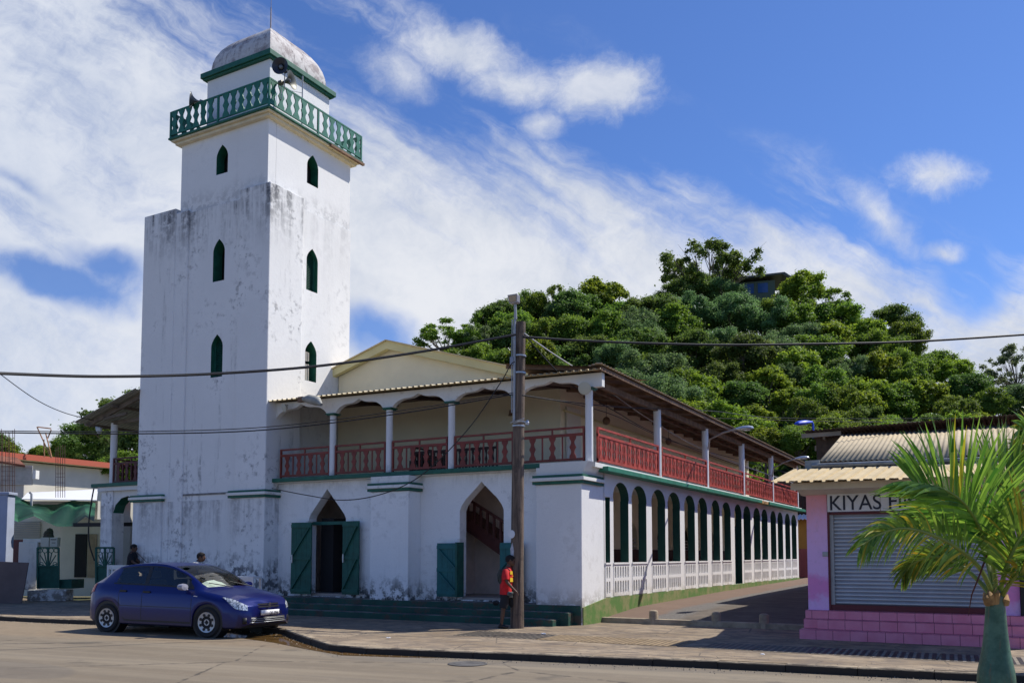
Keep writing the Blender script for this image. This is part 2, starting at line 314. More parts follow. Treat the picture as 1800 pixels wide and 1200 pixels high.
rng=random.Random(3); g=MB(); x=-60.
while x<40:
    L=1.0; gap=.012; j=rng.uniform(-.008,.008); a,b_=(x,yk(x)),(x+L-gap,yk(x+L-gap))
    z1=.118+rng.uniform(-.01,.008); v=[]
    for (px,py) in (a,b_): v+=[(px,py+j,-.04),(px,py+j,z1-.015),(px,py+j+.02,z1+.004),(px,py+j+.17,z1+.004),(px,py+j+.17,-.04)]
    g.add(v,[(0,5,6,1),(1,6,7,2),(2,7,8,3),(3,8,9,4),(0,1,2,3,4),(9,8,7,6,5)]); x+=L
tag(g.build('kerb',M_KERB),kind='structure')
# alley
AZ=[(20.2,.02),(21.6,.10),(24,.27),(32,.40),(45.7,.53),(60,.6),(90,.9)]
def zal(x,y): return lerp_tab(AZ,y)*(.5+.5*max(0,min(1,(-x-3.9)/5.5))) if y<47 else lerp_tab(AZ,y)*(.5+.5*max(0,min(1,(-x-3.9)/5.5)))
def fn_al(q,P,O,c,b):
    sx=q.new('ShaderNodeSeparateXYZ',{0:P}); x,y,z=sx.outputs; mid=q.noise(P,1.3,7,.7); grain=q.noise(P,30,5,.8)
    xx=q.m('ADD',x,q.m('MULTIPLY',q.m('SUBTRACT',mid,.5),.7))
    col=q.mix(q.ss(mid,.35,.7),(.085,.070,.056),(.15,.122,.096))
    red=q.m('MULTIPLY',q.ss(xx,-7.9,-8.2),.9); col=q.mix(red,col,q.mix(mid,(.13,.082,.06),(.20,.13,.092)))
    gr=q.m('MULTIPLY',q.ss(xx,-8.3,-8.05),q.ss(xx,-7.35,-7.6)); col=q.mix(gr,col,q.mix(q.ss(grain,.4,.6),(.06,.055,.05),(.20,.185,.17)))
    col=q.mix(q.m('MULTIPLY',q.ss(grain,.4,.7),.3),col,(.07,.05,.04)); return col
M_AL=mat('alley_paving',(.2,.15,.1),.9,fn=fn_al,bump=.3,bs=30)
ys=[21.75+.4*i for i in range(0,75)]
g=MB(); g.sheet([[(x,y,zal(x,y)+.004) for x in [-9.5+i*.4 for i in range(0,15)]] for y in ys]); tag(g.build('alley',M_AL,smooth=True),kind='structure')
g=MB(); g.sheet([[(x,y,.45+.008*(y-47)) for x in (-60,-30,-9.52)] for y in (46.5,60,75)]); g.sheet([[(x,y,.55+.008*(y-47)) for x in (-3.88,5,30)] for y in (46.5,60,75)]); tag(g.build('back_yard_ground',M_GND),kind='structure')
# ================= MINARET =================
CX,CY=-22.62,22.54
mn=thing('minaret','tall square white minaret with streaked walls, green galleried top and stained dome','minaret',(CX,CY,0))
def loc(mbv): # shift world verts to the minaret origin
    mbv.v=[(x-CX,y-CY,z) for x,y,z in mbv.v]; return mbv
def parch(a0,a1,z0,zs,za,n=7):
    m=(a0+a1)/2; h=(a1-a0)/2; P=[(a0,z0),(a1,z0),(a1,zs)]
    for i in range(1,n): t=i/n; P.append((m+h*(1-t**1.9),zs+(za-zs)*t))
    P.append((m,za))
    for i in range(n-1,0,-1): t=i/n; P.append((m-h*(1-t**1.9),zs+(za-zs)*t))
    P.append((a0,zs)); return P
wf=[(14.5,15.5),(10.82,12.25),(7.6,9.03)]; wr=[(14.43,15.5),(10.72,12.2),(7.62,9.0)]
holes=lambda W_,c,w,lo: [parch(c-w/2,c+w/2,a,b-.42,b) for a,b in W_ if (a>13.5)!=lo]
g=MB(); g.poly([rect(-24.7,-20.56,-.05,13.42)]+holes(wf,-22.68,.54,True),FX(20.45),.4,0,1); g.poly([rect(20.86,24.6,-.05,13.45)]+holes(wr,22.6,.56,True),FY(-20.54),.4,2,1)
g.box(-24.7,-20.95,24.2,24.6,-.05,13.4); g.box(-24.66,-24.3,20.86,24.2,-.05,13.4); g.add([(-24.3,20.86,13.41),(-20.95,20.86,13.41),(-20.95,24.2,13.41),(-24.3,24.2,13.41)],[(0,1,2,3)])
loc(g).build('tower_wall',[M_TOW,M_GRN,M_TOWR],mn)
g=MB(); g.poly([rect(-24.66,-20.58,13.38,15.95)]+holes(wf,-22.68,.54,False),FX(20.5),.35,0,1); g.poly([rect(20.86,24.58,13.38,15.95)]+holes(wr,22.6,.56,False),FY(-20.58),.35,0,1)
g.box(-24.66,-20.93,24.23,24.58,13.38,15.95); g.box(-24.66,-24.31,20.86,24.23,13.38,15.95)
loc(g).build('upper_wall',[M_TUP,M_GRN],mn)
g=MB(); g.box(-26.34,-24.72,20.35,24.2,-.05,13.66); g.box(-24.9,-24.12,20.38,24.1,-.05,13.5); loc(g).build('stair_turret',M_TOW,mn,bevel=.03)
g=MB(); g.box(-21.6,-20.26,20.30,21.85,-.05,13.66); loc(g).build('buttress',M_TOW,mn,bevel=.03)
g=MB(); g.box(-26.44,-24.98,20.28,20.8,-.05,3.56); loc(g).build('pilaster',M_TOW,mn,bevel=.02)
g=MB(); g.box(-21.72,-20.24,20.28,21.85,-.05,3.56); loc(g).build('pilaster',M_TOW,mn,bevel=.02)
def cornice(parent,x0,x1,y0,y1,z0=3.56,off=(0,0),top=None,skip_r=False):
    g=MB(); ox,oy=off
    def bx(e,za,zb,mi): g.box(x0-e-ox,x1+e-ox,y0-e-oy,y1-oy,za,zb,mi)
    bx(.07,z0,z0+.075,1); bx(.115,z0+.077,z0+.165,0); bx(.07,z0+.167,z0+.235,1)
    if top: bx(.0,z0+.237,top,0)
    return g.build('cornice',[M_TRIM,M_GRN],parent,bevel=.008)
cornice(mn,-26.44,-24.98,20.28,20.8,off=(CX,CY)); cornice(mn,-21.72,-20.24,20.28,21.85,off=(CX,CY))
g=MB(); g.box(-25.0,-21.7,20.425,20.46,3.72,3.78); loc(g).build('string_course',mat('dirty_ledge',(.22,.21,.2),.9,var=.3,vs=5.),mn)
# windows: shutters / dark backing
def louvre(parent,plane,c,w,z0,z1,ax,m,full=True,off=(CX,CY)):
    g=MB(); n=int((z1-z0)/.055)
    for i in range(n):
        z=z0+.03+i*(z1-z0-.04)/n
        if ax=='y': g.add([(c-w/2,plane,z),(c+w/2,plane,z),(c+w/2,plane+.045,z+.045),(c-w/2,plane+.045,z+.045)],[(0,1,2,3)])
        else: g.add([(plane,c-w/2,z),(plane,c+w/2,z),(plane-.045,c+w/2,z+.045),(plane-.045,c-w/2,z+.045)],[(0,1,2,3)])
    if ax=='y': g.box(c-w/2,c-w/2+.05,plane-.01,plane+.05,z0,z1); g.box(c+w/2-.05,c+w/2,plane-.01,plane+.05,z0,z1)
    else: g.box(plane-.05,plane+.01,c-w/2,c-w/2+.05,z0,z1); g.box(plane-.05,plane+.01,c+w/2-.05,c+w/2,z0,z1)
    if ax=='y': g.poly([parch(c-w/2,c+w/2,z0,z1-.42,z1)],FX(plane+.08),.02)
    else: g.poly([parch(c-w/2,c+w/2,z0,z1-.42,z1)],FY(plane-.08),.02)
    g.v=[(x-off[0],y-off[1],z) for x,y,z in g.v]; return g.build('louvred_shutter',m,parent,sol=.004)
louvre(mn,20.62,-22.68,.54,7.6,9.03,'y',M_GRND); 
louvre(mn,-20.70,22.6,.56,10.72,12.2,'x',M_GRND)
def fnw(z0,z1):
    g=MB(); g.box(-20.72,-20.70,22.34,22.6,z0,z1)
    n=14
    for i in range(n): z=z0+i*(z1-z0)/n; g.box(-20.70,-20.66,22.34,22.6,z,z+.03)
    g.box(-20.7,-20.64,22.33,22.36,z0,z1); g.box(-20.7,-20.64,22.59,22.62,z0,z1); return loc(g)
fnw(7.63,8.22).build('louvred_shutter',mat('bleached_shutter',(.5,.47,.42),.8),mn); fnw(8.32,8.62).build('louvred_shutter',mat('bleached_shutter',(0,0,0)),mn)
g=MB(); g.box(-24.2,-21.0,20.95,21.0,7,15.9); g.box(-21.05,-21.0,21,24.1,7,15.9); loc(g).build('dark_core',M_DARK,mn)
# gallery
g=MB(); h=2.2; g.box(-h,h,-h,h,15.9,16.0); h=2.3; g.box(-h,h,-h,h,16.0,16.06); g.build('gallery_slab',mat('cream_soffit',(.66,.60,.44),.85,var=.1),mn,bevel=.01)
g=MB(); h=2.37; g.box(-h,h,-h,h,16.062,16.13); g.build('gallery_edge',M_GRN,mn,bevel=.01)
g=MB(); g.box(2.3,2.4,.6,2.42,15.98,16.06); g.build('gutter',M_WOOD,mn)
BAL=[(0,1),(.06,1),(.12,.9),(.22,.52),(.30,.46),(.38,.6),(.47,.92),(.5,.97),(.53,.92),(.62,.6),(.70,.46),(.78,.52),(.88,.9),(.94,1),(1,1)]
def baluster(g,p,d,w,z0,z1,th,mi=0,tiltv=0.):
    """flat sawn baluster centred at p, wide direction d"""
    d=Vector(d); nrm=Vector((-d.y,d.x,0)); p=Vector(p); L=[]
    for t,s in BAL: L.append((w/2*s,z0+(z1-z0)*t))
    n=len(L); vs=[]
    for k in (-1,1):
        for r,z in L: q=p+d*r+nrm*(th/2*k)+d*(tiltv*(z-z0)); vs.append((q.x,q.y,z))
        for r,z in L: q=p-d*r+nrm*(th/2*k)+d*(tiltv*(z-z0)); vs.append((q.x,q.y,z))
    fs=[]
    for i in range(n-1):
        fs+= [(i,i+1,n+i+1,n+i),(2*n+i,3*n+i,3*n+i+1,2*n+i+1),(i,2*n+i,2*n+i+1,i+1),(n+i,n+i+1,3*n+i+1,3*n+i)]
    fs+=[(0,n,3*n,2*n),(n-1,3*n-1,4*n-1,2*n-1)]
    g.add(vs,fs,mi)
def gside(rot):
    g=MB(); h=2.31; g.box(-h+.031,h-.031,-h-.025,-h+.025,17.02,17.07); g.box(-h+.031,h-.031,-h-.02,-h+.02,16.22,16.27)
    for x in (-h,0): g.box(x-.03,x+.03,-h-.03,-h+.03,16.13,17.06)
    for k in range(13):
        x=-h+.18+k*(2*h-.36)/12
        if abs(x)<.05: continue
        baluster(g,(x,-h,0),(1,0,0),.27,16.27,17.02,.035)
    c,s=math.cos(rot),math.sin(rot); g.v=[(x*c-y*s,x*s+y*c,z) for x,y,z in g.v]; return g.build('gallery_railing',mat('green_railing_paint',(.02,.15,.10),.5,var=.15),mn)
for k in range(4): gside(k*math.pi/2)
g=MB(); h=1.49; g.box(-h,h,-h,h,16.12,18.34); g.build('lantern_wall',M_TUP,mn,bevel=.02)
g=MB(); h=1.60; g.box(-h,h,-h,h,18.34,18.40); h=1.66; g.box(-h,h,-h,h,18.40,18.58); g.build('lantern_cornice',M_GRN,mn,bevel=.012)
g=MB(); pr=[(1.40,0),(1.40,.22),(1.37,.45),(1.30,.70),(1.18,.95),(1.02,1.17),(.82,1.38),(.58,1.57),(.32,1.72),(.12,1.82),(.0,1.87)]
m=9
for sd_ in range(4):
    c,s=math.cos(sd_*math.pi/2),math.sin(sd_*math.pi/2); rows=[]
    for r,z in pr: rows.append([((r*(-1+2*i/m))*c+r*s,(r*(-1+2*i/m))*s-r*c,18.58+z) for i in range(m+1)])
    g.sheet(rows)
o=g.build('dome',M_DOME,mn,smooth=True,fixn=True)
g=MB(); g.tube([(0,0,20.4),(0,0,20.55),(0,0,20.6),(0,0,21.4),(0,0,21.42),(0,0,22.1)],[.05,.05,.022,.018,.01,.006],8); g.build('finial_rod',mat('rusty_rod',(.2,.15,.12),.7),mn,smooth=True)
# loudspeakers
def horn(name,label,c,d,r,m,dark):
    t=thing(name,label,'loudspeaker',c,0,'horn loudspeakers on the minaret gallery')
    d=Vector(d).normalized(); g=MB()
    prof=[(.05,-.28),(.09,-.26),(.10,-.12),(.05,-.10),(.045,-.06),(.06,.0),(.10,.08),(.17,.16),(.26,.22),(.33,.25),(.34,.27),(.32,.265),(.25,.235),(.16,.18),(.09,.1),(.04,.02)]
    g.lathe([(a*r/.34,b*r/.34) for a,b in prof],24,(0,0,0),d); g.build('horn',m,t,smooth=True)
    g=MB(); g.lathe([(.0,.05),(.07,.06),(.08,.13),(.05,.17),(.0,.18)],14,(0,0,0),d); g.build('horn_throat',dark,t,smooth=True)
    g=MB(); b=Vector((0,0,0))-d*.15; g.tube([b,b+Vector((0,0,-.3)),b+Vector((0,0,-.55))],.015,6); g.tube([b+Vector((0,0,-.3)),b+Vector((-.15,.15,-.5))],.012,6); g.build('bracket',M_GMET,t)
    return t
HG=mat('grey_horn_paint',(.16,.17,.17),.35,metal=.5); HD=mat('dark_horn_paint',(.03,.035,.05),.35)
horn('horn_loudspeaker','dark round horn loudspeaker on the near gallery corner, bell turned to the street',at(497,121,27.4),(.35,-1,-.1),.27,HD,HG)
horn('horn_loudspeaker','grey horn loudspeaker just below the dark one, bell turned to the alley',at(502,144,27.8),(.9,.25,.1),.30,mat('olive_horn_paint',(.12,.12,.10),.45,metal=.4),HD)
horn('horn_loudspeaker','grey horn loudspeaker at the left gallery rail, facing left past the minaret',at(346,178,29.2),(-.75,-.75,.1),.27,HG,HD)
t=thing('aerial_mast','thin grey mast standing on the minaret gallery beside the right railing','mast',(-20.55,22.0,16.13)); g=MB(); g.tube([(0,0,0),(0,0,1.9)],.022,6); g.tube([(0,0,1.3),(-.5,-.5,1.35)],.008,5); g.build('pole',M_GMET,t)
# ================= MOSQUE =================
mq=thing('mosque','long white two storey mosque with green arcade, red balcony railings and cream gable','mosque',(-15,20.9,0))
MO=(-15,20.9)
def B(g,name,m,**k): g.v=[(x-MO[0],y-MO[1],z) for x,y,z in g.v]; return g.build(name,m,k.pop('parent',mq),**k)
def BP(g,name,m,par,**k): g.v=[(x-MO[0],y-MO[1],z) for x,y,z in g.v]; return g.build(name,m,par,**k)
D1=[(-18.97,.5),(-17.5,.5),(-17.5,2.86),(-17.56,2.98),(-18.25,3.77),(-18.91,3.0),(-18.97,2.88)]
D2=[(-13.42,.52),(-12.0,.52),(-12.0,2.98),(-12.06,3.12),(-12.2,3.3),(-12.71,3.77),(-13.22,3.30),(-13.36,3.12),(-13.42,2.98)]
g=MB(); g.poly([rect(-20.3,-9.75,-.05,4.0),D1,D2],FX(20.9),.34,0,0); B(g,'wall',M_WALL)
g=MB(); g.box(-16.1,-14.75,20.3,20.9,-.05,3.56); B(g,'pilaster',M_WALL,bevel=.02)
g=MB(); g.box(-10.7,-9.4,20.3,21.75,-.05,3.56); B(g,'pilaster',mat('white_corner_plaster',WHITE,.85,bump=.2,bs=9,fn=stucco(WHITE,.12,.75,.55,.6,.14,dirt=(.2,.17,.12))),bevel=.02)
g=MB(); g.box(-10.7,-9.4,20.32,21.75,3.55,4.0); B(g,'pilaster',M_TRIM)
cornice(mq,-16.1,-14.75,20.3,20.9,3.57,MO,4.0); cornice(mq,-10.7,-9.4,20.3,21.55,3.56,MO)
g=MB(); g.poly([[(-10.6,3.797),(-9.4,3.797),(-9.22,4.12),(-10.6,4.12)]],FX(20.33),.9); B(g,'pier_block',M_TRIM)
# steps
M_STEP=mat('worn_green_step_paint',(.02,.10,.075),.7,bump=.25,fn=lambda q,P,O,c,b: q.mix(q.ss(q.noise(P,3.,8,.75),.50,.62),q.mix(q.ss(q.noise(P,1.,5),.3,.7),(.010,.055,.042),(.022,.095,.068)),(.07,.06,.045)))
M_STT=mat('dirty_step_top',(.06,.06,.05),.9,fn=lambda q,P,O,c,b: q.mix(q.ss(q.noise(P,2.,8,.75),.45,.6),(.08,.08,.07),(.25,.22,.18)))
for k,(y,x1,zt) in enumerate([(19.56,-9.85,.16),(19.92,-9.6,.32),(20.26,-9.42,.48)]):
    g=MB(); g.box(-20.2,x1,y,20.92,-.05,zt-.003); B(g,'step',M_STEP,bevel=.012)
    g=MB(); g.box(-20.18,x1-.03,y+.03,(19.92,20.26,20.9)[k]-.01,zt-.02,zt+.004); B(g,'step_top',M_STT)
# floor slab + green edge
g=MB(); g.box(-20.28,-9.5,20.6,20.9,4.03,4.15); B(g,'slab_edge',M_GRN,bevel=.01)
M_GRNL=mat('side_green_edge',(.03,.19,.12),.6,var=.25,vs=3.)  # alley-side slab edge, a paler green than the front edge
for a,b_ in ((21.2,29.9),(29.92,37.6),(38.9,43.2),(43.22,46.62)):
    g=MB(); g.box(-9.39,-9.05,a,b_,3.925,4.05); B(g,'slab_edge',M_GRNL,bevel=.01)
g=MB(); g.box(-9.39,-9.1,37.6,38.9,3.93,4.04); B(g,'slab_edge',mat('broken_edge',(.45,.27,.1),.9,var=.4))
g=MB(); g.box(-20.3,-9.2,20.72,46.4,4.002,4.12); B(g,'floor_slab',M_TRIM)
# arcade
OPS=[(21.80,22.12),(22.36,23.45),(23.71,24.86),(25.32,26.51),(26.76,27.93),(28.39,29.49),(29.83,30.91),(31.43,32.47),(32.79,33.94),(34.5,35.54),(35.84,36.95),(37.45,38.57),(38.82,39.91),(40.47,41.54),(41.86,42.94),(43.41,44.5),(44.84,45.96)]
def rarch(a0,a1,z0,zs,za,n=8,w=.03):
    m=(a0+a1)/2; h=(a1-a0)/2+w; P=[(a0,z0),(a1,z0),(a1,zs),(a1+w,zs)]
    for i in range(1,2*n): t=math.pi*i/(2*n); P.append((m+h*math.cos(t),zs+(za-zs)*math.sin(t)**.9))
    P+=[(a0-w,zs),(a0,zs)]; return P
loops=[rect(21.7,46.37,.55,3.95)]
for i,(a,b_) in enumerate(OPS):
    z0=.64 if i!=9 else .62
    loops.append(rect(a,b_,z0,3.36) if i==0 else rarch(a,b_,z0,3.27,3.755))
g=MB(); g.poly(loops,FY(-9.4),.25,0,1); 
for i,(a,b_) in enumerate(OPS[1:]):  # little imposts
    pass
g.box(-9.6,-9.385,21.72,22.3,3.3,3.42,0)
B(g,'arcade_wall',[M_ARC,mat('dark_green_reveal',(.008,.06,.045),.6,var=.15)])
# lower band of the arcade: cut out the bottoms, fill with pierced panels
for i,(a,b_) in enumerate(OPS):
    if i==9: continue
    n=2 if i==0 else 6; loops=[rect(a-.02,b_+.02,.64,1.515)]; w=(b_-a)/n
    for k in range(n):
        c=a+w*(k+.5); hw=w*.30
        for (z0,z1) in ((.72,1.06),(1.12,1.45)):
            loops.append([(c-hw,z0+hw),(c-hw*.6,z0+.01),(c+hw*.6,z0+.01),(c+hw,z0+hw),(c+hw,z1-hw),(c+hw*.6,z1-.01),(c-hw*.6,z1-.01),(c-hw,z1-hw)])
    g=MB(); g.poly(loops,FY(-9.40+.012),.05); g.box(-9.5,-9.365,a-.03,b_+.03,1.50,1.545); B(g,'pierced_balustrade',M_ARC)
pts=[(20.33,.46),(46.4,.60)]
g=MB(); g.poly([[(20.33,-.1),(46.4,-.1),(46.4,.61),(21.8,.62),(20.33,.44)]],FY(-9.37),.3); B(g,'plinth',mat('mossy_green_plinth',(.13,.20,.05),.9,bump=.3,fn=lambda q,P,O,c,b: q.mix(q.ss(q.noise(P,2.2,8,.72),.4,.62),(.10,.20,.045),(.24,.24,.10))))
# green/cream alley door
g=MB(); g.box(-9.75,-9.62,34.5,35.54,.62,2.9); g.build; B(g,'door',M_GRND)
# inner arcade room
g=MB(); g.box(-20,-9.45,20.95,46.3,.45,.58); B(g,'ground_floor',mat('floor_tiles',(.35,.3,.26),.6))
lo=[rect(23.35,46.3,.58,4.0)]
for k in range(7):
    c=24.4+k*3.3; lo.append(rarch(c-.55,c+.55,1.2,2.3,2.95))
g=MB(); g.poly(lo,FY(-12.3),.2); B(g,'inner_wall',M_CREAM)
g=MB(); g.box(-12.30,-12.27,23.35,46.3,.58,1.95); B(g,'dado',mat('maroon_dado',(.06,.022,.02),.7))
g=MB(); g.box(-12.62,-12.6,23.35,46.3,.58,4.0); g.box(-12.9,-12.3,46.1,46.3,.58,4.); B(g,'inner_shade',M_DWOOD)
for k in range(7):
    c=24.4+k*3.3; g=MB(); g.box(-12.42,-12.38,c-.5,c+.5,1.25,1.9); 
    for j in range(9): g.box(-12.38,-12.34,c-.5,c+.5,1.28+j*.13,1.33+j*.13)
    B(g,'window_louvre',M_GREY)
g=MB(); g.box(-20.2,-12.3,23.2,23.34,.58,4.0); g.box(-20.28,-20.2,21.24,46.3,.58,4.); g.box(-14.45,-14.35,21.24,24.,.58,4.); B(g,'inner_wall',mat('pinkish_inner_wall',(.72,.62,.56),.85,var=.1))
g=MB(); g.box(-19.0,-18.5,21.5,22.2,.58,2.9); B(g,'inner_door',M_DARK)
# stair seen through the second doorway
st=thing('x','','x') if False else None
a=atY(800,862,22.2); b_=atY(892,921,22.2); c=atY(892,985,22.2); d=atY(800,918,22.2)
g=MB(); g.poly([[(d.x,d.z),(c.x,c.z),(c.x,c.z+.42),(d.x,d.z+.42)]],FX(22.2),1.1); sto=B(g,'staircase',mat('stair_paint',(.11,.035,.03),.6,var=.2))
g=MB(); p0=Vector((a.x,22.2,a.z)); p1=Vector((b_.x,22.2,b_.z)); g.beam(p0,p1,.06,.07)
for k in range(9):
    t=k/8; x=a.x+(b_.x-a.x)*t; zt=a.z+(b_.z-a.z)*t; zb=d.z+.3+(c.z-d.z)*t; g.box(x-.035,x+.035,22.18,22.24,zb,zt)
BP(g,'stair_railing',mat('stair_paint',(0,0,0)),mq)
# doors
def leaf(x0,x1,z0,z1,y,name='door_leaf',diag=1,m=None,ang=0.):
    w=x1-x0; g=MB(); n=max(3,int(w/.17))
    for k in range(n): g.box(k*w/n+.003,(k+1)*w/n-.003,0,.04,0,z1-z0)
    for zz in (.06,(z1-z0)/2-.05,z1-z0-.16): g.box(.01,w-.01,-.03,0,zz,zz+.1)
    for zz in (.16,(z1-z0)/2+.05):
        hh=(z1-z0)/2-.2
        p,q=((.06,zz),(w-.06,zz+hh)) if diag>0 else ((w-.06,zz),(.06,zz+hh))
        g.beam((p[0],-.012,p[1]),(q[0],-.012,q[1]),.03,.09,up=(0,1,0))
    o=g.build(name,m or M_GRND,mq); o.location=(x0-MO[0],y-MO[1],z0); o.rotation_euler=(0,0,ang); return o
l=leaf(-19.43,-18.68,.56,2.75,20.62,ang=.12); g=MB(); g.box(.06,.1,-.07,-.04,.95,1.2); g.build('handle',M_METAL,l)
l=leaf(-17.47,-16.84,.58,2.76,20.72,ang=-.02); g=MB(); g.box(.06,.1,-.07,-.04,.95,1.2); g.build('handle',M_METAL,l)
MT=mat('teal_door_paint',(.015,.13,.13),.55,var=.2,vs=4.)
leaf(-14.02,-13.32,.6,2.08,20.66,diag=-1,m=MT); leaf(-12.02,-11.3,.6,2.08,20.72,m=MT)
g=MB(); g.box(-13.34,-13.28,20.55,20.9,.6,2.1); B(g,'door_edge',M_GRND)
g=MB(); g.box(-18.99,-18.90,20.78,20.95,.5,2.8); B(g,'door_frame',M_TRIM); g=MB(); g.box(-13.43,-13.36,20.80,20.95,.52,2.2); B(g,'door_frame',M_TRIM)
g=MB(); g.box(-18.97,-17.5,21.05,21.13,2.68,2.78); B(g,'transom',[M_GRND])
# ---- columns, capitals
M_COL=mat('white_column_paint',(.78,.78,.78),.8,bump=.1,fn=stucco((.78,.78,.78),.12,.8,4.3,.35,.1,dirt=(.2,.19,.18)))
CXS=[-17.98,-15.83,-13.65,-11.52,-9.41]; CYS=[25.8,30.7,35.6,40.6,45.95]
def column(x,y,r=.1,cap=True,zt=6.03):
    g=MB(); g.lathe([(r*1.0,0),(r*1.04,.05),(r,.1),(r,zt-4.12-.05),(r*1.05,zt-4.12)],14); o=g.build('column',M_COL,mq,smooth=True,loc=(x-MO[0],y-MO[1],4.12))
    if cap: g=MB(); g.box(-.17,.17,-.17,.17,zt-4.12,zt-4.12+.03); g.box(-.14,.14,-.14,.14,zt-4.15,zt-4.12); g.build('capital',M_GRN,o)
for x in CXS: column(x,20.82)
for y in CYS: column(-9.37,y,.115,False,6.22)
# ---- scalloped beam over the front columns
def zev(x): return 6.565+(6.42-6.565)*(x+20.3)/11.2
ED=[-20.25]+CXS
OG=[(0,0),(.03,.12),(.1,.3),(.2,.47),(.32,.6),(.45,.67),(.6,.69),(.72,.71),(.82,.78),(.92,.9),(1,1.0)]
bot=[]
for i in range(len(ED)-1):
    x0=ED[i]+(.17 if i else 0); x1=ED[i+1]-.17; h=(x1-x0)/2; zb=6.06; za=zev((x0+x1)/2)-.1
    bot+=[(x0+h*t,zb+(za-zb)*s) for t,s in OG]+[(x1-h*t,zb+(za-zb)*s) for t,s in OG[::-1][1:]]
bot+= [(-9.0,6.06)]
out=bot+[(-9.0,zev(-9.0)),(-20.25,zev(-20.25))]
g=MB(); g.poly([out],FX(20.72),.17); B(g,'scalloped_beam',M_TRIM)
# ---- railings
def railing(axis,p,a0,a1,z0=4.2,z1=5.08,n=None,m=M_RED,bars=True,tilt=0.,rs=None,wd=.22):
    g=MB(); L=a1-a0; rs=rs or random.Random(int(a0*100))
    def bx(u0,u1,w0,w1,za,zb):
        if axis=='x': g.box(u0,u1,p+w0,p+w1,za,zb)
        else: g.box(p+w0,p+w1,u0,u1,za,zb)
    bx(a0,a1,-.03,.03,z1-.05,z1); bx(a0,a1,-.028,.028,z1-.24,z1-.17); bx(a0,a1,-.028,.028,z0,z0+.06); bx(a0,a0+.045,-.03,.03,z0-.05,z1-.052); bx(a1-.045,a1,-.03,.03,z0-.05,z1-.052)
    bx((a0+a1)/2-.02,(a0+a1)/2+.02,-.02,.02,z1-.17,z1-.05)
    n=n or max(2,round(L/.42)); wd=wd*(.86 if bars else 1); zb,zt=z0+.06,z1-.24
    for k in range(n):
        c=a0+.045+(L-.09)*(k+.5)/n; tv=rs.uniform(-1,1)*tilt
        if axis=='x': baluster(g,(c,p,0),(1,0,0),wd,zb,zt,.025,0,tv)
        else: baluster(g,(p,c,0),(0,1,0),wd,zb,zt,.025,0,tv)
        if bars and k<n-1: c2=a0+.045+(L-.09)*(k+1)/n; bx(c2-.02,c2+.02,-.012,.012,zb,zt)
    return B(g,'balcony_railing',m)
railing('x',20.8,-20.1,-18.08,n=4); railing('x',20.8,-17.86,-15.95,n=4); railing('x',20.8,-15.7,-13.77,n=4); railing('x',20.8,-13.53,-11.64,n=4); railing('x',20.8,-11.4,-9.53,n=3)
ys_=[20.95]+CYS
for i in range(5): railing('y',-9.3,ys_[i]+.14,ys_[i+1]-.14,4.2,5.08,n=[13,13,12,12,13][i],m=M_REDL,bars=True,tilt=.07,wd=.24)
railing('y',-15.6,21.6,23.4,4.16,5.0,n=9,m=M_DWOOD,bars=True,wd=.09); railing('x',21.6,-15.6,-12.6,4.16,5.0,n=13,m=M_DWOOD,wd=.09)
# ---- upper hall
zg=lambda x: 8.72-.297*(x+18.2) if x>-18.2 else 8.72+.318*(x+18.2)
g=MB(); g.poly([[(-20.5,4.12),(-11.8,4.12),(-11.8,6.85),(-18.2,8.74),(-20.5,8.02)]],FX(24.0),.25); B(g,'gable_wall',M_CREAM)
g=MB(); g.poly([rect(24.25,46.2,4.12,6.95)],FY(-11.8),.25); B(g,'wall',M_CREAM)
g=MB(); g.box(-20.5,-20.3,24.25,46.2,4.1,8.0); g.box(-20.3,-12.05,46,46.2,4.1,8.0); B(g,'wall',M_CREAM)
g=MB(); g.poly([[(-20.55,7.98),(-18.2,8.70),(-11.5,6.76),(-11.5,7.02),(-18.2,8.97),(-20.55,8.26)]],FX(23.72),.2); B(g,'gable_trim',M_CREAMD)
g=MB()
for (xa,za,xb,zb) in ((-20.9,8.15,-18.2,8.99),(-18.2,8.99,-11.4,7.01)): g.sheet([[(xa,23.66,za),(xb,23.66,zb)],[(xa,46.6,za),(xb,46.6,zb)]])
B(g,'roof',M_TINC,sol=.04)
g=MB(); g.box(-11.78,-11.72,24.3,25.3,4.12,6.3); B(g,'door',mat('white_inner_door',(.6,.57,.5),.6))
g=MB(); g.box(-11.75,-11.70,24.1,45.8,6.1,6.16); B(g,'wall_conduit',M_CREAMD)
# ---- veranda roof: ribbed sheets, front slope + side slope with a hip
RIB=[(0,0),(.035,0),(.055,.035),(.10,.035),(.12,0),(.20,0)]
g=MB(); rows=[[],[]]; x=-20.55
zf=lambda x,y: zev(x)+.01+(y-20.38)*.125
while x<-8.95:
    for dx,dz in RIB[:-1]:
        xx=min(x+dx,-8.9); yb=24.0 if xx<-12.3 else 20.38+(-8.88-xx)*1.03+.02
        rows[0].append((xx,20.38,zf(xx,20.38)+dz)); rows[1].append((xx,min(24.,yb),zf(xx,min(24.,yb))+dz))
    x+=.2
g.sheet(rows); B(g,'veranda_roof',M_TINC,sol=.006)
g=MB(); rows=[[],[]]; y=20.34
zr=lambda x,y: 6.56-.008*(y-20.4)*1.0+(-8.9-x)*.13
while y<46.3:
    for dx,dz in RIB[:-1]:
        yy=y+dx; xb=-11.85 if yy>23.4 else -8.9-(yy-20.3)*.97-.02
        rows[0].append((-8.86,yy,zr(-8.86,yy)+dz)); rows[1].append((xb,yy,zr(xb,yy)+dz))
    y+=.2
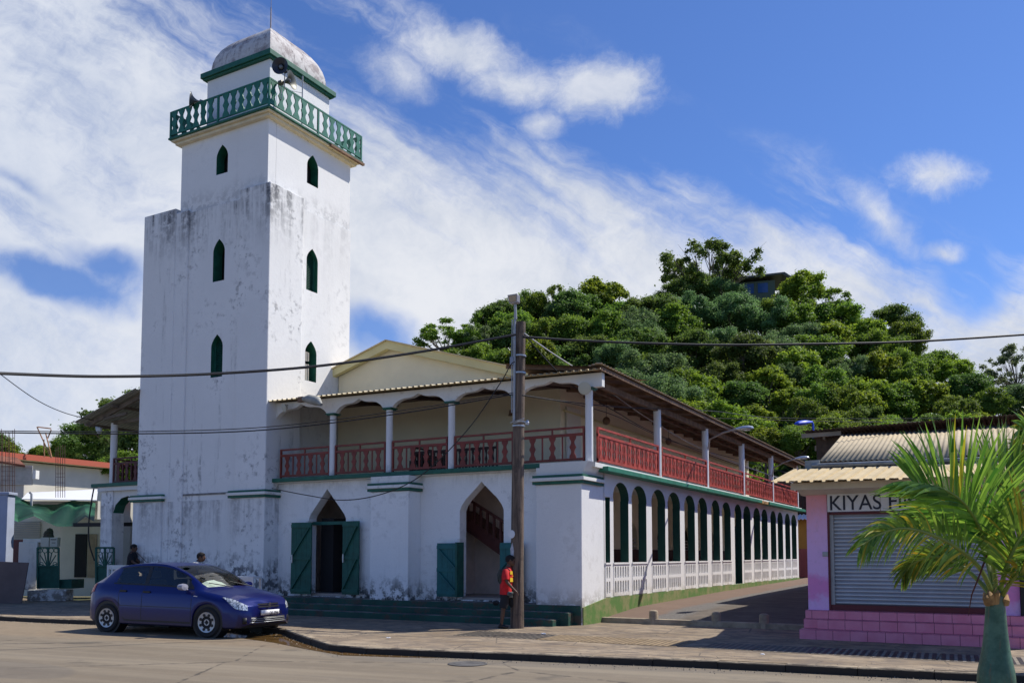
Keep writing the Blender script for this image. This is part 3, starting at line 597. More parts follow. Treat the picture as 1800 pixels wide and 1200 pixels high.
g.sheet(rows); B(g,'veranda_roof',mat('tan_metal_roofing',(.46,.34,.20),.6,var=.2,vs=2.),sol=.006)
g=MB(); y=20.7
while y<46.2:
    h_=MB(); h_.beam((-8.95,y,zr(-8.95,y)-.08),(-11.8,y,zr(-11.8,y)-.08),.06,.12); B(h_,'rafter',M_WOOD); y+=1.25
for a_,b2,w_,h2 in (((-9.37,20.9,6.24),(-9.37,46.1,6.20),.12,.16),((-8.93,20.5,6.47),(-8.93,46.2,6.27),.03,.10),((-10.6,20.9,6.62),(-10.6,46.1,6.42),.07,.08)): h_=MB(); h_.beam(a_,b2,w_,h2); B(h_,'purlin',M_WOOD)
g=MB(); g.sheet([[(-8.95,20.5,6.52),(-8.95,46.2,6.31)],[(-11.8,20.5,6.90),(-11.8,46.2,6.69)]]); g.sheet([[(-20.3,20.9,6.50),(-9.,20.9,6.36)],[(-20.3,24,6.88),(-9.,24,6.78)]]); B(g,'roof_lining',mat('brown_boarding',(.13,.075,.05),.8,fn=lambda q,P,O,c,b: q.mix(q.ss(q.noise(P,1.5,6,.7),.35,.65),(.10,.055,.035),(.19,.115,.075))))
for x in (-17.9,-15.8,-13.6,-11.5): g=MB(); g.beam((x,20.9,6.42),(x,24,6.8),.06,.12); B(g,'rafter',M_DWOOD)
# ---- left veranda beyond the minaret
g=MB(); g.box(-29.2,-26.3,20.6,30,4.2,4.33); B(g,'slab_edge',M_GRN,bevel=.01)
g=MB(); g.box(-28.9,-26.3,20.66,30,4.05,4.2); B(g,'floor_slab',M_TRIM)
a=MB(); a.poly([[(-28.75,-.05),(-28.2,-.05),(-28.2,3.2),(-28.05,3.55),(-27.75,3.78),(-27.4,3.85),(-27.05,3.75),(-26.8,3.5),(-26.68,3.15),(-26.68,-.05),(-26.3,-.05),(-26.3,4.05),(-28.75,4.05)]],FX(20.8),.4,0); B(a,'arch_wall',[M_TRIM])
g=MB(); g.box(-28.79,-28.16,20.75,21.24,-.05,4.045); B(g,'pilaster',M_TOW)
g=MB(); P=[(-28.2,3.2),(-28.05,3.55),(-27.75,3.78),(-27.4,3.85),(-27.05,3.75),(-26.8,3.5),(-26.68,3.2)]
g.sheet([[(x+(.01 if i<4 else -.01),20.79,z-.01) for i,(x,z) in enumerate(P)],[(x+(.01 if i<4 else -.01),21.21,z-.01) for i,(x,z) in enumerate(P)]]); g.box(-26.78,-26.66,20.77,21.2,.3,3.2); B(g,'arch_lining',M_GRN)
for yy in (20.95,25.,29.): column(-28.45,yy,.12,False,6.55)
g=MB(); 
o=railing('x',20.85,-28.3,-26.35,4.35,5.25,n=4,m=mat('dark_red_railing_paint',(.10,.025,.025),.6,var=.2)); railing('y',-28.45,21.1,24.9,4.35,5.25,n=9,m=mat('dark_red_railing_paint',(0,0,0)))
g=MB(); rows=[[],[]]; 
for i in range(60):
    y=20.1+i*.17
    for dy,dz in ((0,0),(.05,.04),(.1,0)):
        rows[0].append((-29.6,y+dy,6.55+dz)); rows[1].append((-26.3,y+dy,7.48+dz))
g.sheet(rows); B(g,'veranda_roof',mat('grey_metal_roofing',(.30,.31,.28),.5,var=.15,metal=.2),sol=.01)
for a_,b2,w_,h2,nm_ in (((-29.3,20.5,6.5),(-26.3,20.5,7.35),.08,.16,'rafter'),((-29.3,23.,6.5),(-26.3,23.,7.35),.08,.16,'rafter'),((-29.2,20.3,6.48),(-29.2,30,6.48),.1,.1,'purlin'),((-28.4,20.5,6.66),(-27.2,20.5,6.75),.08,.1,'brace'),((-28.45,20.9,6.55),(-26.3,20.9,6.6),.1,.12,'tie_beam'),((-27.6,20.2,7.02),(-27.6,30,7.02),.06,.1,'purlin')): g=MB(); g.beam(a_,b2,w_,h2); B(g,nm_,mat('grey_timber',(.16,.13,.10),.85,var=.3))
g=MB(); g.box(-28.2,-26.4,20.9,21.0,.1,1.15); B(g,'low_wall',M_TRIM)
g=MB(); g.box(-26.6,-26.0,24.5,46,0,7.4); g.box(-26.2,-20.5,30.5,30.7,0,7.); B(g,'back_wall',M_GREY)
# ================= SHOP =================
def fn_pink(q,P,O,c,b):
    sx=q.new('ShaderNodeSeparateXYZ',{0:P}); x,y,z=sx.outputs; n=q.noise(P,1.6,6,.65); zz=q.m('ADD',z,q.m('MULTIPLY',q.m('SUBTRACT',n,.5),1.3))
    col=q.mix(q.ss(zz,1.9,3.0),(.80,.50,.82),(.80,.36,.40)); col=q.mix(q.m('MULTIPLY',q.ss(q.m('ABSOLUTE',q.m('SUBTRACT',zz,1.05)),.38,.1),.75),col,(.80,.22,.52))
    return q.mix(q.m('MULTIPLY',q.ss(q.noise(P,9,6,.7),.5,.75),.25),col,(.30,.22,.30))
M_PINK=mat('patchy_pink_lilac_paint',(.5,.3,.5),.85,bump=.15,fn=fn_pink)
def fn_tile(q,P,O,c,b):
    g=q.new('ShaderNodeSeparateXYZ',{0:P}); n=q.noise(P,3,6,.65); return q.mix(q.ss(n,.3,.7),(.68,.19,.29),(.76,.26,.37))
M_TILE=mat('pink_glazed_tile',(.46,.14,.28),.35,fn=fn_tile,spec=.5); M_GROUT=mat('dark_grout',(.10,.04,.07),.9)
sh=thing('shop','small pink shop with closed grey roller shutter under a cream ribbed canopy','shop',(-1.85,19.9,0)); SO=(-1.85,19.9)
def S(g,name,m,par=None,**k): g.v=[(x-SO[0],y-SO[1],z) for x,y,z in g.v]; return g.build(name,m,par or sh,**k)
g=MB(); g.box(-3.85,-3.42,19.9,20.3,-.05,3.1); g.box(-3.85,-3.6,20.3,30,-.05,3.75); S(g,'wall',M_PINK)
g=MB(); g.box(-.28,.12,19.9,27,-.05,3.1); g.box(.2,.8,19.95,27,0,3.4); S(g,'wall',M_PINK)
g=MB(); g.box(-3.6,.2,26.9,27,-.05,3.7); S(g,'wall',M_PINK); g=MB(); g.box(.13,.2,19.8,20.3,0,3.2); S(g,'downpipe',M_BLACK)
# tiled steps
def tiled(x0,x1,yf,yb,z0,z1,tw=.335,rs=random.Random(5),off=0.):
    g=MB(); g.box(x0+.004,x1,yf+.006,yb,z0-.05,z1-.006); S(g,'step',M_GROUT)
    g=MB(); x=x0-off
    while x<x1-.01:
        a=max(x,x0)+.004; b_=min(x+tw,x1)-.004
        if b_>a+.02:
            g.box(a,b_,yf,yf+.01,z0+.006,z1-.008)
        x+=tw
    g.box(x0,x0+.006,yf+.012,yb,z0+.006,z1-.008)
    x=x0-off
    while x<x1-.01:
        a=max(x,x0)+.003; b_=min(x+tw,x1)-.003
        if b_>a+.02: g.box(a,b_,yf+.004,min(yf+tw,yb),z1-.004,z1)
        x+=tw
    S(g,'step_tiles',M_TILE,bevel=.002)
tiled(-3.93,.9,19.3,20.2,-.02,.20); tiled(-3.6,.35,19.5,20.2,.20,.40,off=.12); tiled(-3.90,-3.605,19.62,20.2,.2,.40); tiled(.355,.9,19.62,20.2,.2,.40); tiled(-3.88,.9,19.7,20.25,.40,.58,off=.2)
M_MAR=mat('maroon_paint',(.12,.02,.025),.55)
g=MB(); g.box(-3.42,-.28,19.93,20.1,.58,.70); g.box(-3.425,-3.385,19.9,20.1,.58,3.05); g.box(-3.42,-.28,19.93,20.1,2.61,2.655); S(g,'shutter_frame',M_MAR)
g=MB(); g.box(-3.385,-3.31,19.96,20.1,.60,2.61); S(g,'shutter_guide',M_GMET)
g=MB(); rows=[[],[]]; z=.70
while z<2.60:
    for dz,dy in ((0,0),(.012,-.016),(.03,-.024),(.052,-.020),(.068,0),(.076,.006)):
        rows[0].append((-3.33,20.04+dy,z+dz)); rows[1].append((-.26,20.04+dy,z+dz))
    z+=.082
g.sheet(rows); S(g,'roller_shutter',mat('galvanised_shutter',(.44,.47,.52),.42,metal=.55,var=.12,vs=1.5),smooth=True)
g=MB(); g.tube([(-2.45,20.0,.66),(-2.44,19.98,.63),(-2.37,19.97,.61),(-2.30,19.98,.63),(-2.29,20.0,.66)],.008,6); S(g,'shutter_handle',M_METAL)
g=MB(); g.box(-3.53,-3.42,19.86,19.9,1.72,1.82); g.box(-3.5,-3.45,19.85,19.862,1.745,1.795); S(g,'switch_box',M_GMET,bevel=.005)
# canopy and roofs
g=MB(); g.poly([[(19.0,3.20),(19.9,3.04),(20.3,3.04),(20.3,3.5),(19.9,3.5),(19.0,3.235)]],lambda a,b_,d:(-3.95+d,a,b_),5.); S(g,'soffit',mat('off_white_soffit',(.62,.58,.50),.85,var=.1))
g=MB(); g.box(-3.98,1.1,18.97,19.0,3.10,3.24); S(g,'fascia',mat('off_white_soffit',(0,0,0)))
g=MB(); rows=[[],[]]; x=-4.26
while x<1.1:
    for dx,dz in ((0,.03),(.06,.035),(.075,0),(.13,0),(.145,.035),(.22,.03)): rows[0].append((x+dx,18.42,3.215+dz-.012*(x+4))); rows[1].append((min(x+dx+.13,9),20.05,3.60+dz-.012*(x+4)))
    x+=.235
g.sheet(rows); S(g,'canopy',mat('sand_metal_canopy',(.55,.43,.24),.75,var=.14,vs=2.5),sol=.012)
g=MB(); g.box(-4.0,1.1,19.95,20.6,3.5,3.60); g.tube([(-3.75,20.08,3.70),(1.1,20.08,3.66)],.045,8); g.box(-3.9,-3.6,20.1,20.4,3.58,3.82); S(g,'gutter',mat('blue_grey_flashing',(.25,.27,.28),.5,metal=.3,var=.3,vs=4.))
def corr(xa,xb,ya,za,yb,zb,pitch,amp,sk=0.,n=6,tilt=0.):
    g=MB(); rows=[[],[]]; x=xa; k=0
    while x<xb:
        dz=amp*math.sin(2*math.pi*k/n); t=tilt*(x-xa); rows[0].append((x,ya,za+dz+t)); rows[1].append((x+sk,yb,zb+dz+t)); x+=pitch/n; k+=1
    g.sheet(rows); return g
S(corr(-3.62,-1.02,20.22,3.80,24.3,4.92,.105,.013,-.1,tilt=-.022),'roof',mat('tan_corrugated_sheet',(.40,.33,.22),.85,var=.14,vs=2.),sol=.006,smooth=True)
S(corr(-1.06,1.2,20.20,3.765,24.3,4.90,.105,.013,-.1,tilt=-.012),'roof',mat('tan_corrugated_sheet',(0,0,0)),sol=.006,smooth=True)
S(corr(-4.68,1.3,23.9,5.0,30,4.9,.105,.014,0,tilt=.012),'upper_roof',mat('dark_rusted_sheet',(.10,.07,.05),.7,var=.4,vs=3.),sol=.006,smooth=True)
g=MB(); g.beam((-4.74,24.1,4.89),(-3.75,24.1,4.90),.05,.11); S(g,'roof_beam',mat('grey_beam',(.33,.28,.22),.85,var=.2)); g=MB(); g.beam((-4.2,24.2,4.85),(-4.2,30,4.75),.05,.12); S(g,'roof_beam',mat('grey_beam',(0,0,0))); g=MB(); g.beam((-4.5,24.6,4.6),(-3.7,24.6,4.6),.06,.14); S(g,'roof_beam',mat('grey_beam',(.33,.28,.22),.85,var=.2))
S(corr(-4.45,-3.6,24.5,4.85,24.6,3.8,.15,.024),'side_sheet',mat('dark_rusted_sheet',(0,0,0)),sol=.006)
g=MB(); g.box(-3.7,1.1,24.35,24.45,3.6,4.88); S(g,'upper_wall',M_DWOOD)
def text(s,name,size,m,par,loc,rot,ext=.004,sx=1.,off=0.):
    cu=bpy.data.curves.new(name,'FONT'); cu.body=s; cu.size=size; cu.extrude=ext; cu.offset=off
    o=bpy.data.objects.new(name,cu); COL.objects.link(o); bpy.context.view_layer.update()
    me=bpy.data.meshes.new_from_object(o); bpy.data.objects.remove(o); me.materials.clear(); me.materials.append(m)
    o=bpy.data.objects.new(name,me); COL.objects.link(o); o.parent=par; o.location=loc; o.rotation_euler=rot; o.scale=(sx,1,1); return o
sg=thing('shop_sign','long white shop sign board reading KIYAS in dark letters above the shutter','sign',(-3.41,19.86,2.67))
g=MB(); 
for k in range(3): g.box(.005+k*1.06,1.055+k*1.06,-.01,.03,0,.38)
g.build('sign_board',mat('white_sign_panel',(.68,.69,.72),.5,var=.06,vs=2.),sg)
text('KIYAS FINO','lettering',.445,mat('sign_lettering_black',(.02,.024,.045),.6),sg,(.035,-.0145,.035),(R(90),0,0),.003,.90,.002)
# ================= BUILDING AT THE END OF THE ALLEY =================
ab=thing('alley_end_building','pink and ochre building with white metal awning closing the far end of the alley','building',(-7,52,0))
g=MB(); g.box(-5.5,6,0,6,0,2.1); g.build('lower_wall',mat('dusty_pink_wall',(.34,.11,.11),.85,var=.15,vs=1.),ab)
g=MB(); g.box(-5.5,6,.02,6,2.1,3.8); g.build('upper_wall',mat('ochre_wall',(.42,.24,.06),.85,var=.12,vs=1.),ab)
g=corr(-5.7,6,-.6,3.75,.2,4.05,.2,.03); g.build('awning',mat('white_awning_sheet',(.75,.76,.78),.6),ab,sol=.01)
g=MB(); g.box(-5.5,6,.6,6,4.1,6.2); g.build('upper_storey',mat('dark_brown_boards',(.06,.035,.03),.8,var=.3),ab)
g=MB(); 
for k in range(50): g.box(-5.5+k*.2,-5.46+k*.2,.1,.14,4.1,5.1)
g.box(-5.5,5,.08,.16,5.1,5.17); g.build('balcony_railing',M_BLACK,ab)
# ================= LEFT YARD =================
M_WHT=mat('whitewash',(.72,.72,.70),.9,bump=.3,fn=stucco((.74,.74,.72),.25,.8,.45,.6,.25,dirt=(.14,.12,.09)))
M_WHT2=mat('warm_white_wall',(.74,.70,.60),.9,var=.08,vs=1.)
hx=-42.
hs=thing('neighbour_house','cream white house with a red roof edge behind the green tarpaulin','house',(hx,27,0))
g=MB(); y0,y1=22.5,35; g.box(-8,0,y0-27,y1-27,-.1,6.28); g.build('wall',M_WHT2,hs)
g=MB(); g.box(-8.2,.45,y0-27-.3,y1-27+.4,6.34,6.42); g.build('roof',M_CREAM,hs); g=MB(); g.box(.45,.53,y0-27-.3,y1-27+.4,6.34,6.62); g.build('roof_edge',mat('red_roof_edge',(.50,.12,.07),.7),hs)
yd=thing('yard_building','low white yard house with dark doorway and pale awning behind the gate','house',LD(-20.,38,0),YAW)
def dl(px,py,d): p=at(px,py,d); return p
def box_at(g,x0,y0,x1,y1,d,th,o=None):
    """upright box that faces the street at depth d, px rectangle -> real size"""
    a=at(x0,y1,d); b_=at(x1,y0,d); l0=a.dot(RV); l1=b_.dot(RV); return l0,l1,a.z,b_.z
class VB:  # builds boxes in the street-view aligned frame around an origin
    def __init__(s,l,d): s.l=l; s.d=d; s.g=MB()
    def px(s,x0,y0,x1,y1,d,th,mi=0,zb=None):
        l0,l1,za,zb_=box_at(None,x0,y0,x1,y1,d,th); s.g.box(l0-s.l,l1-s.l,d-s.d,d-s.d+th,za if zb is None else zb,zb_,mi); return s
    def P(s,x,y,d): p=at(x,y,d); return (p.dot(RV)-s.l,d-s.d,p.z)
v=lambda: VB(-20.,38)
k=v(); k.px(105,912,275,1020,38,.3,zb=0); k.px(10,905,110,1020,38.3,.3,zb=0); k.g.build('wall',M_WHT2,yd)
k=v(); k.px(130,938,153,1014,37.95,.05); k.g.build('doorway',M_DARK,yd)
k=v(); k.px(153,938,170,1014,37.93,.05); k.g.build('door',mat('tan_door',(.42,.33,.22),.8,var=.2),yd)
k=v(); 
for i in range(9): k.px(20,916+i*3.7,70,918+i*3.7,38.2,.05)
k.g.build('window_louvre',M_GREY,yd)
k=v(); k.g.sheet([[k.P(38,877,36.6),k.P(170,879,36.6)],[k.P(48,866,38.4),k.P(172,860,38.4)]]); k.g.build('awning',mat('white_awning_sheet',(0,0,0)),yd,sol=.03)
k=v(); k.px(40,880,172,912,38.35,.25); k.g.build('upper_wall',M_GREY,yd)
k=v(); k.px(178,890,200,1000,37.,.5); k.px(205,880,230,1005,36.,.5); k.g.build('porch_post',M_GREY,yd)
sk=thing('tin_shack','corrugated tin shack with a rusty broken roof at the left edge','shack',LD(-23.5,40,0),YAW)
v2=lambda: VB(-23.5,40)
k=v2(); 
for i in range(9): k.px(-60,820+i*3.6,57,822.6+i*3.6,39.9,.04)
k.px(-60,818,57,852,39.95,.05); k.g.build('tin_wall',mat('tin_sheet',(.45,.44,.42),.5,metal=.3,var=.2),sk)
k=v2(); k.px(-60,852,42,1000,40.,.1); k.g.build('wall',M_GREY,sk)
k=v2(); k.g.sheet([[k.P(-60,802,39.5),k.P(44,819,39.5)],[k.P(-60,795,41),k.P(30,806,41)]]); k.g.build('roof',mat('rust_sheet',(.22,.08,.045),.8,var=.4,vs=2.),sk,sol=.1)
k=v2(); k.px(57,826,63,841,39.8,.3); k.g.build('meter_box',M_WHT,sk)
# pillar, board, gate wall, gates, tarpaulin
def vthing(name,label,cat,px,d,group=None):
    p=at(px,975,d); return thing(name,label,cat,(p.x,p.y,0),YAW,group), (lambda: VB(p.dot(RV),d))
t,vv=vthing('gate_pillar','tall blue-grey painted pillar at the left edge of the photo','pillar',7,33)
k=vv(); k.px(-20,868,14,1040,33,.5,zb=0); k.px(-22,864,16,869,32.95,.6); k.g.build('shaft',mat('blue_grey_paint',(.33,.37,.48),.85,var=.12,vs=1.),t,bevel=.02)
t,vv=vthing('board','dull brown board leaning against the yard wall by the pavement','board',25,32.6)
k=vv(); k.g.poly([[(-.75,0),(.38,0),(.52,1.47),(-.75,1.52)]],lambda a,b_,d:(a,d-.1+b_*.08,b_),.05); k.g.build('panel',mat('brown_board',(.15,.11,.10),.85,var=.15,vs=1.5),t)
t,vv=vthing('yard_wall','stepped white yard wall with mossy foot beside the left gate','wall',50,34.3)
k=vv(); k.px(30,952,66,1036,34.3,.3); k.px(40,946,72,953,34.32,.28); k.px(47,1036,116,1060,34.,.6,zb=0); k.g.build('wall',M_WHT,t,bevel=.02)
k=vv(); k.px(13,948,40,1000,35.2,.1); k.g.build('tile_panel',mat('maroon_tiles',(.10,.02,.025),.4,var=.2),t)
for i,(a_,b_,nm) in enumerate(((71,86,'plain cream mailbox on the yard wall, left one of the pair'),(87,101,'cream mailbox with a dark slot on the yard wall, right one of the pair'))):
    t,vv=vthing('mailbox',nm,'mailbox',(a_+b_)/2,34.2,'mailboxes on the yard wall'); k=vv(); k.px(a_,944,b_,960,34.2,.25); k.g.build('box',mat('mailbox_cream',(.5,.5,.44),.6),t,bevel=.01)
    if i: k=vv(); k.px(89,947,99,948.6,34.19,.01); k.px(91,953,97,954,34.19,.01); k.g.build('slot',M_BLACK,t)
def gate(name,label,x0,x1,y0,y1,d):
    t,vv=vthing(name,label,'gate',(x0+x1)/2,d,'green iron yard gates'); ym=y0+(y1-y0)*.46
    k=vv(); k.px(x0,ym,x1,y1,d,.04); k.g.build('sheet_panel',M_GRND,t)
    k=vv(); g=k.g
    for a_,b_,c_,d_ in ((x0,y0,x1,y0),(x0,ym,x1,ym),(x0,y0,x0,y1),(x1,y0,x1,y1),((x0+x1)/2,y0,(x0+x1)/2,ym)): g.beam(k.P(a_,b_,d-.03),k.P(c_,d_,d-.03),.06,.06,up=(0,1,0))
    cx=(x0+x1)/2; w=(x1-x0)/2
    for s in (-1,1):
        g.beam(k.P(cx+s*1.5,ym,d-.03),k.P(cx+s*w*.75,ym-(ym-y0)*.6,d-.03),.03,.03,up=(0,1,0)); g.beam(k.P(cx+s*1.5,ym,d-.03),k.P(cx+s*w*.35,y0+9,d-.03),.03,.03,up=(0,1,0)); g.beam(k.P(cx+s*3,ym,d-.03),k.P(cx+s*w*.95,ym-5,d-.03),.03,.03,up=(0,1,0))
        for (qx,qy,r) in ((cx+s*w*.3,y0+5,4.2),(cx+s*w*.75,y0+5,3.6),(cx+s*w*.65,ym-4,3.4)):
            P=[k.P(qx+r*math.cos(a),qy+r*math.sin(a),d-.03) for a in [j*math.pi/6 for j in range(13)]]; g.tube(P,.014,5,cap=False)
    g.build('ironwork',M_GRND,t); return t
gate('yard_gate','green iron gate leaf with scrollwork beside the white yard wall and mailboxes',66,103,962,1033,34.)
gate('yard_gate','green iron gate leaf beside the mosque veranda pillar behind the car',169,200,962,1032,31.6)
t,vv=vthing('curb_step','dark green low step slab beside the gate','step',118,34.2)
k=vv(); k.px(104,1018,126,1034,34.2,1.); k.g.build('slab',M_GRND,t)
# tarpaulin: draped sheet
tp=thing('tarpaulin','sagging green tarpaulin stretched over the yard between pillar and veranda','tarpaulin',LD(-18.5,35,3.5),YAW)
top=[(13,866),(30,872),(55,884),(80,886),(100,886),(125,879),(150,880),(168,884)]; botl=[(13,910),(32,917),(60,906),(86,919),(102,925),(128,925),(150,908),(166,916)]
rs=random.Random(8); rows=[]
for j in range(9):
    t_=j/8; r=[]
    for i in range(29):
        u=i/28*7; a_=int(min(u,6)); f_=u-a_; tx=top[a_][0]+(top[a_+1][0]-top[a_][0])*f_; ty=top[a_][1]+(top[a_+1][1]-top[a_][1])*f_; bx_=botl[a_][0]+(botl[a_+1][0]-botl[a_][0])*f_; by=botl[a_][1]+(botl[a_+1][1]-botl[a_][1])*f_
        d=37.2-t_*3.4+.25*math.sin(i*.9+j*.5)+rs.uniform(-.05,.05); p=at(tx+(bx_-tx)*t_,ty+(by-ty)*t_+ (2.5*math.sin(t_*math.pi)*math.sin(i*.55+j*.4)+rs.uniform(-.5,.5)),d)
        r.append((p.dot(RV)+18.5,d-35,p.z-3.5))
    rows.append(r)
def fn_tarp(q,P,O,c,b):
    n=q.noise(P,.8,5,.6); col=q.mix(q.ss(n,.42,.6),(.004,.045,.024),(.03,.14,.07))
    return col
mt=mat('green_tarpaulin',(.02,.2,.1),.55,fn=fn_tarp); mt.node_tree.nodes['Principled BSDF'].inputs['Transmission Weight'].default_value=.0
nq=N(mt.node_tree); bs_=nq.n['Principled BSDF']; tr=nq.new('ShaderNodeBsdfTranslucent',{0:(.06,.30,.15,1)}); mx_=nq.new('ShaderNodeMixShader',{0:.25,1:bs_.outputs[0],2:tr.outputs[0]}); nq.l.new(mx_.outputs[0],nq.n['Material Output'].inputs[0])
g=MB(); g.sheet(rows); g.build('sheet',mt,tp,smooth=True)
def rebar(label,xs,y0,y1,d,ties):
    t,vv=vthing('rebar_cage',label,'rebar',sum(xs)/len(xs),d,'rusty column rebar'); k=vv()
    for i,x in enumerate(xs): k=vv(); k.g.tube([k.P(x,y1,d+.1*(i%2)),k.P(x+rs.uniform(-.6,.6),y0+rs.uniform(0,9),d+.1*(i%2))],.012,5); k.g.build('bar',mat('rust_steel',(.12,.06,.045),.8),t)
    k=vv(); 
    for y in ties: k=vv(); k.g.tube([k.P(xs[0],y,d-.02),k.P(xs[-1],y,d-.02)],.008,4); k.g.build('tie',mat('rust_steel',(0,0,0)),t)
rebar('cage of rusty rebar rising above the awning, in front of the cream house',[98,102,106,110,114],778,874,36.5,[832,838,848,856,862])
rebar('tall rusty rebar bundle at the left edge in front of the tin shack',[2,5,10,14,17,22,26],752,872,36.2,[812,820,828,836,844,852])
t,vv=vthing('roof_aerial','orange-brown timber aerial frame standing on the red edged roof','aerial',80,43); k=vv()
for a_,b_,c_,d_ in ((65,750,75,772),(77,772,78,803),(75,772,90,804),(66,750,90,753),(80,760,91,804),(90,755,84,770)): k.g.tube([k.P(a_,b_,43),k.P(c_,d_,43.1)],.03,5)
k.g.build('frame',mat('weathered_orange_timber',(.42,.22,.12),.8,var=.3),t)
t,vv=vthing('vent_pipe','short grey vent pipe above the tarpaulin','pipe',55,36.5); k=vv(); k.g.tube([k.P(55.5,890,36.5),k.P(55.5,868,36.5),k.P(54,865.5,36.5),k.P(52,865.5,36.5)],.05,8); k.g.build('pipe',M_GMET,t,smooth=True)
t,vv=vthing('awning_bar','dark steel bar with a diagonal brace behind the left veranda pillar','bar',180,33); k=vv(); k.g.beam(k.P(130,922,33),k.P(232,921,33),.12,.14); k.g.beam(k.P(186,936,33),k.P(201,955,33),.06,.06,up=(0,1,0)); k.g.build('bar',M_BLACK,t)
t,vv=vthing('orange_crates','orange slatted crate stack behind the left arch','crate',200,35.4); k=vv()
for i in range(7): k.px(186+i*4,873,188+i*4,892,35.4,.3)
k.px(186,880,214,882,35.38,.02); k.g.build('slats',mat('orange_slats',(.5,.2,.05),.7),t)
t,vv=vthing('bundle','dark bundle sitting on the yard wall behind the mailboxes','bundle',85,36); k=vv(); g=k.g
bm_=[k.P(79+rs.uniform(0,12),932+rs.uniform(0,12),36) for _ in range(8)]
for p in bm_: g.lathe([(0,-.16),(.10,-.12),(.15,0),(.1,.12),(0,.16)],9,p)
g.build('cloth',mat('bundle_cloth',(.09,.08,.08),.9,var=.4,vs=8.),t,smooth=True)
# ================= UTILITY POLE, LAMPS, WIRES =================
up=thing('utility_pole','tall weathered timber utility pole on the pavement before the mosque corner','pole',(-10.41,18.78,0))
def fn_pole(q,P,O,c,b):
    s=q.new('ShaderNodeSeparateXYZ',{0:P}); v=q.comb(q.m('MULTIPLY',s.outputs[0],9.),q.m('MULTIPLY',s.outputs[1],9.),q.m('MULTIPLY',s.outputs[2],.45)); n=q.noise(v,2.2,8,.7); k=q.noise(P,2.,5,.6)
    col=q.mix(q.ss(n,.35,.65),(.055,.042,.036),(.21,.155,.115)); return q.mix(q.m('MULTIPLY',q.ss(k,.55,.62),.5),col,(.04,.032,.03))
g=MB(); g.tube([(0,0,-.2),(.0,0,1.5),(.02,0,3.5),(.055,0,5.5),(.10,0,7.44)],[.165,.158,.148,.138,.122],18); g.build('pole',mat('pole_timber',(.1,.08,.06),.9,fn=fn_pole,bump=.5,bs=25),up,smooth=True)
g=MB(); g.tube([(.0,-.16,5.0),(.02,-.16,7.2),(.03,-.15,7.55),(.03,-.13,7.75)],.032,8); g.tube([(-.07,-.14,5.2),(-.05,-.15,7.5)],.016,6); g.build('conduit',M_GMET,up,smooth=True)
g=MB()
for z,x in ((6.6,.075),(6.18,.07),(4.88,.04),(4.98,.045)): g.lathe([(.152,-.018),(.158,-.018),(.158,.018),(.152,.018)],18,(x,0,z))
g.build('steel_band',M_METAL,up)
g=MB(); g.box(-.09,.0,-.21,-.14,6.36,6.56); g.build('fuse_box',mat('pale_blue_grey_box',(.25,.29,.36),.6),up,bevel=.01)
g=MB(); g.tube([(.0,-.17,4.93),(.25,-.25,4.95),(.45,-.25,4.9)],.02,6); g.tube([(-.1,-.17,4.95),(.3,-.2,5.02)],.014,6); g.lathe([(0,-.06),(.04,-.05),(.05,0),(.03,.06),(0,.07)],8,(.42,-.25,4.9)); g.build('wire_clamp',M_METAL,up)
g=MB(); g.lathe([(.0,0),(.1,0),(.1,.015),(0,.015)],16,(-.06,-.155,2.25),(-.2,-1,0)); g.build('round_sticker',mat('white_sticker',(.7,.72,.75),.5),up)
g=MB(); g.poly([[(-.08,1.62),(-.02,1.62),(.0,1.85),(-.04,2.05),(-.10,1.9)]],lambda a,b_,d:(a,-.16+d,b_),.006); g.build('torn_poster',mat('torn_paper',(.45,.47,.52),.9,var=.3,vs=20.),up)
fl=thing('flood_lamp','square floodlight on a thin tube at the top of the utility pole','lamp',(-10.36,18.63,7.73))
g=MB(); g.tube([(0,0,-.25),(-.01,-.02,.15)],.035,8); g.build('stem',M_GMET,fl); 
g=MB(); g.poly([[(-.12,0),(.10,0),(.13,.2),(-.14,.2)]],lambda a,b_,d:(a,-.12+d+b_*-.25,b_+.13),.14); g.build('housing',mat('grey_lamp_housing',(.34,.33,.35),.5,metal=.2),fl,bevel=.03)
g=MB(); g.poly([[(-.095,.03),(.075,.03),(.10,.17),(-.11,.17)]],lambda a,b_,d:(a,-.135+d+b_*-.25,b_+.13),.03); g.build('lens',mat('amber_lens',(.42,.33,.22),.25),fl)
def armlamp(label,base,p0,hd,m,mh,name='street_lamp',grp='arm street lamps'):
    t=thing(name,label,'street lamp',base,0,grp); b=Vector(base); P=[Vector(p)-b for p in p0]; g=MB(); g.tube(P,.03,8); g.build('arm',m,t,smooth=True)
    a=P[-1]; d=(Vector(hd)-b-a); L=d.length; d.normalize(); s=d.cross(Vector((0,0,1))).normalized(); u=s.cross(d)
    g=MB(); vs=[]; st=[(0,.05,.04),(.15,.08,.06),(.45,.14,.09),(.75,.15,.09),(.95,.09,.06),(1.,.02,.02)]
    for t_,w,h in st:
        c=a+d*(t_*L)
        for k in range(12): an=2*math.pi*k/12; vs.append(c+s*(w*math.cos(an))+u*(h*math.sin(an)*(1 if math.sin(an)>0 else .5)))
    fs=[(i*12+k,i*12+(k+1)%12,(i+1)*12+(k+1)%12,(i+1)*12+k) for i in range(5) for k in range(12)]+[tuple(range(60,72))]
    g.add(vs,fs); g.build('lamp_head',mh,t,smooth=True)
    g=MB(); c=a+d*(.6*L)-u*.045; g.lathe([(0,-.02),(.09,-.015),(.12,.0),(.12,.015)],14,c,-u); g.build('lamp_lens',mat('clear_lens',(.5,.5,.46),.2),t,smooth=True)
LG=mat('aluminium_lamp',(.55,.57,.6),.35,metal=.6)
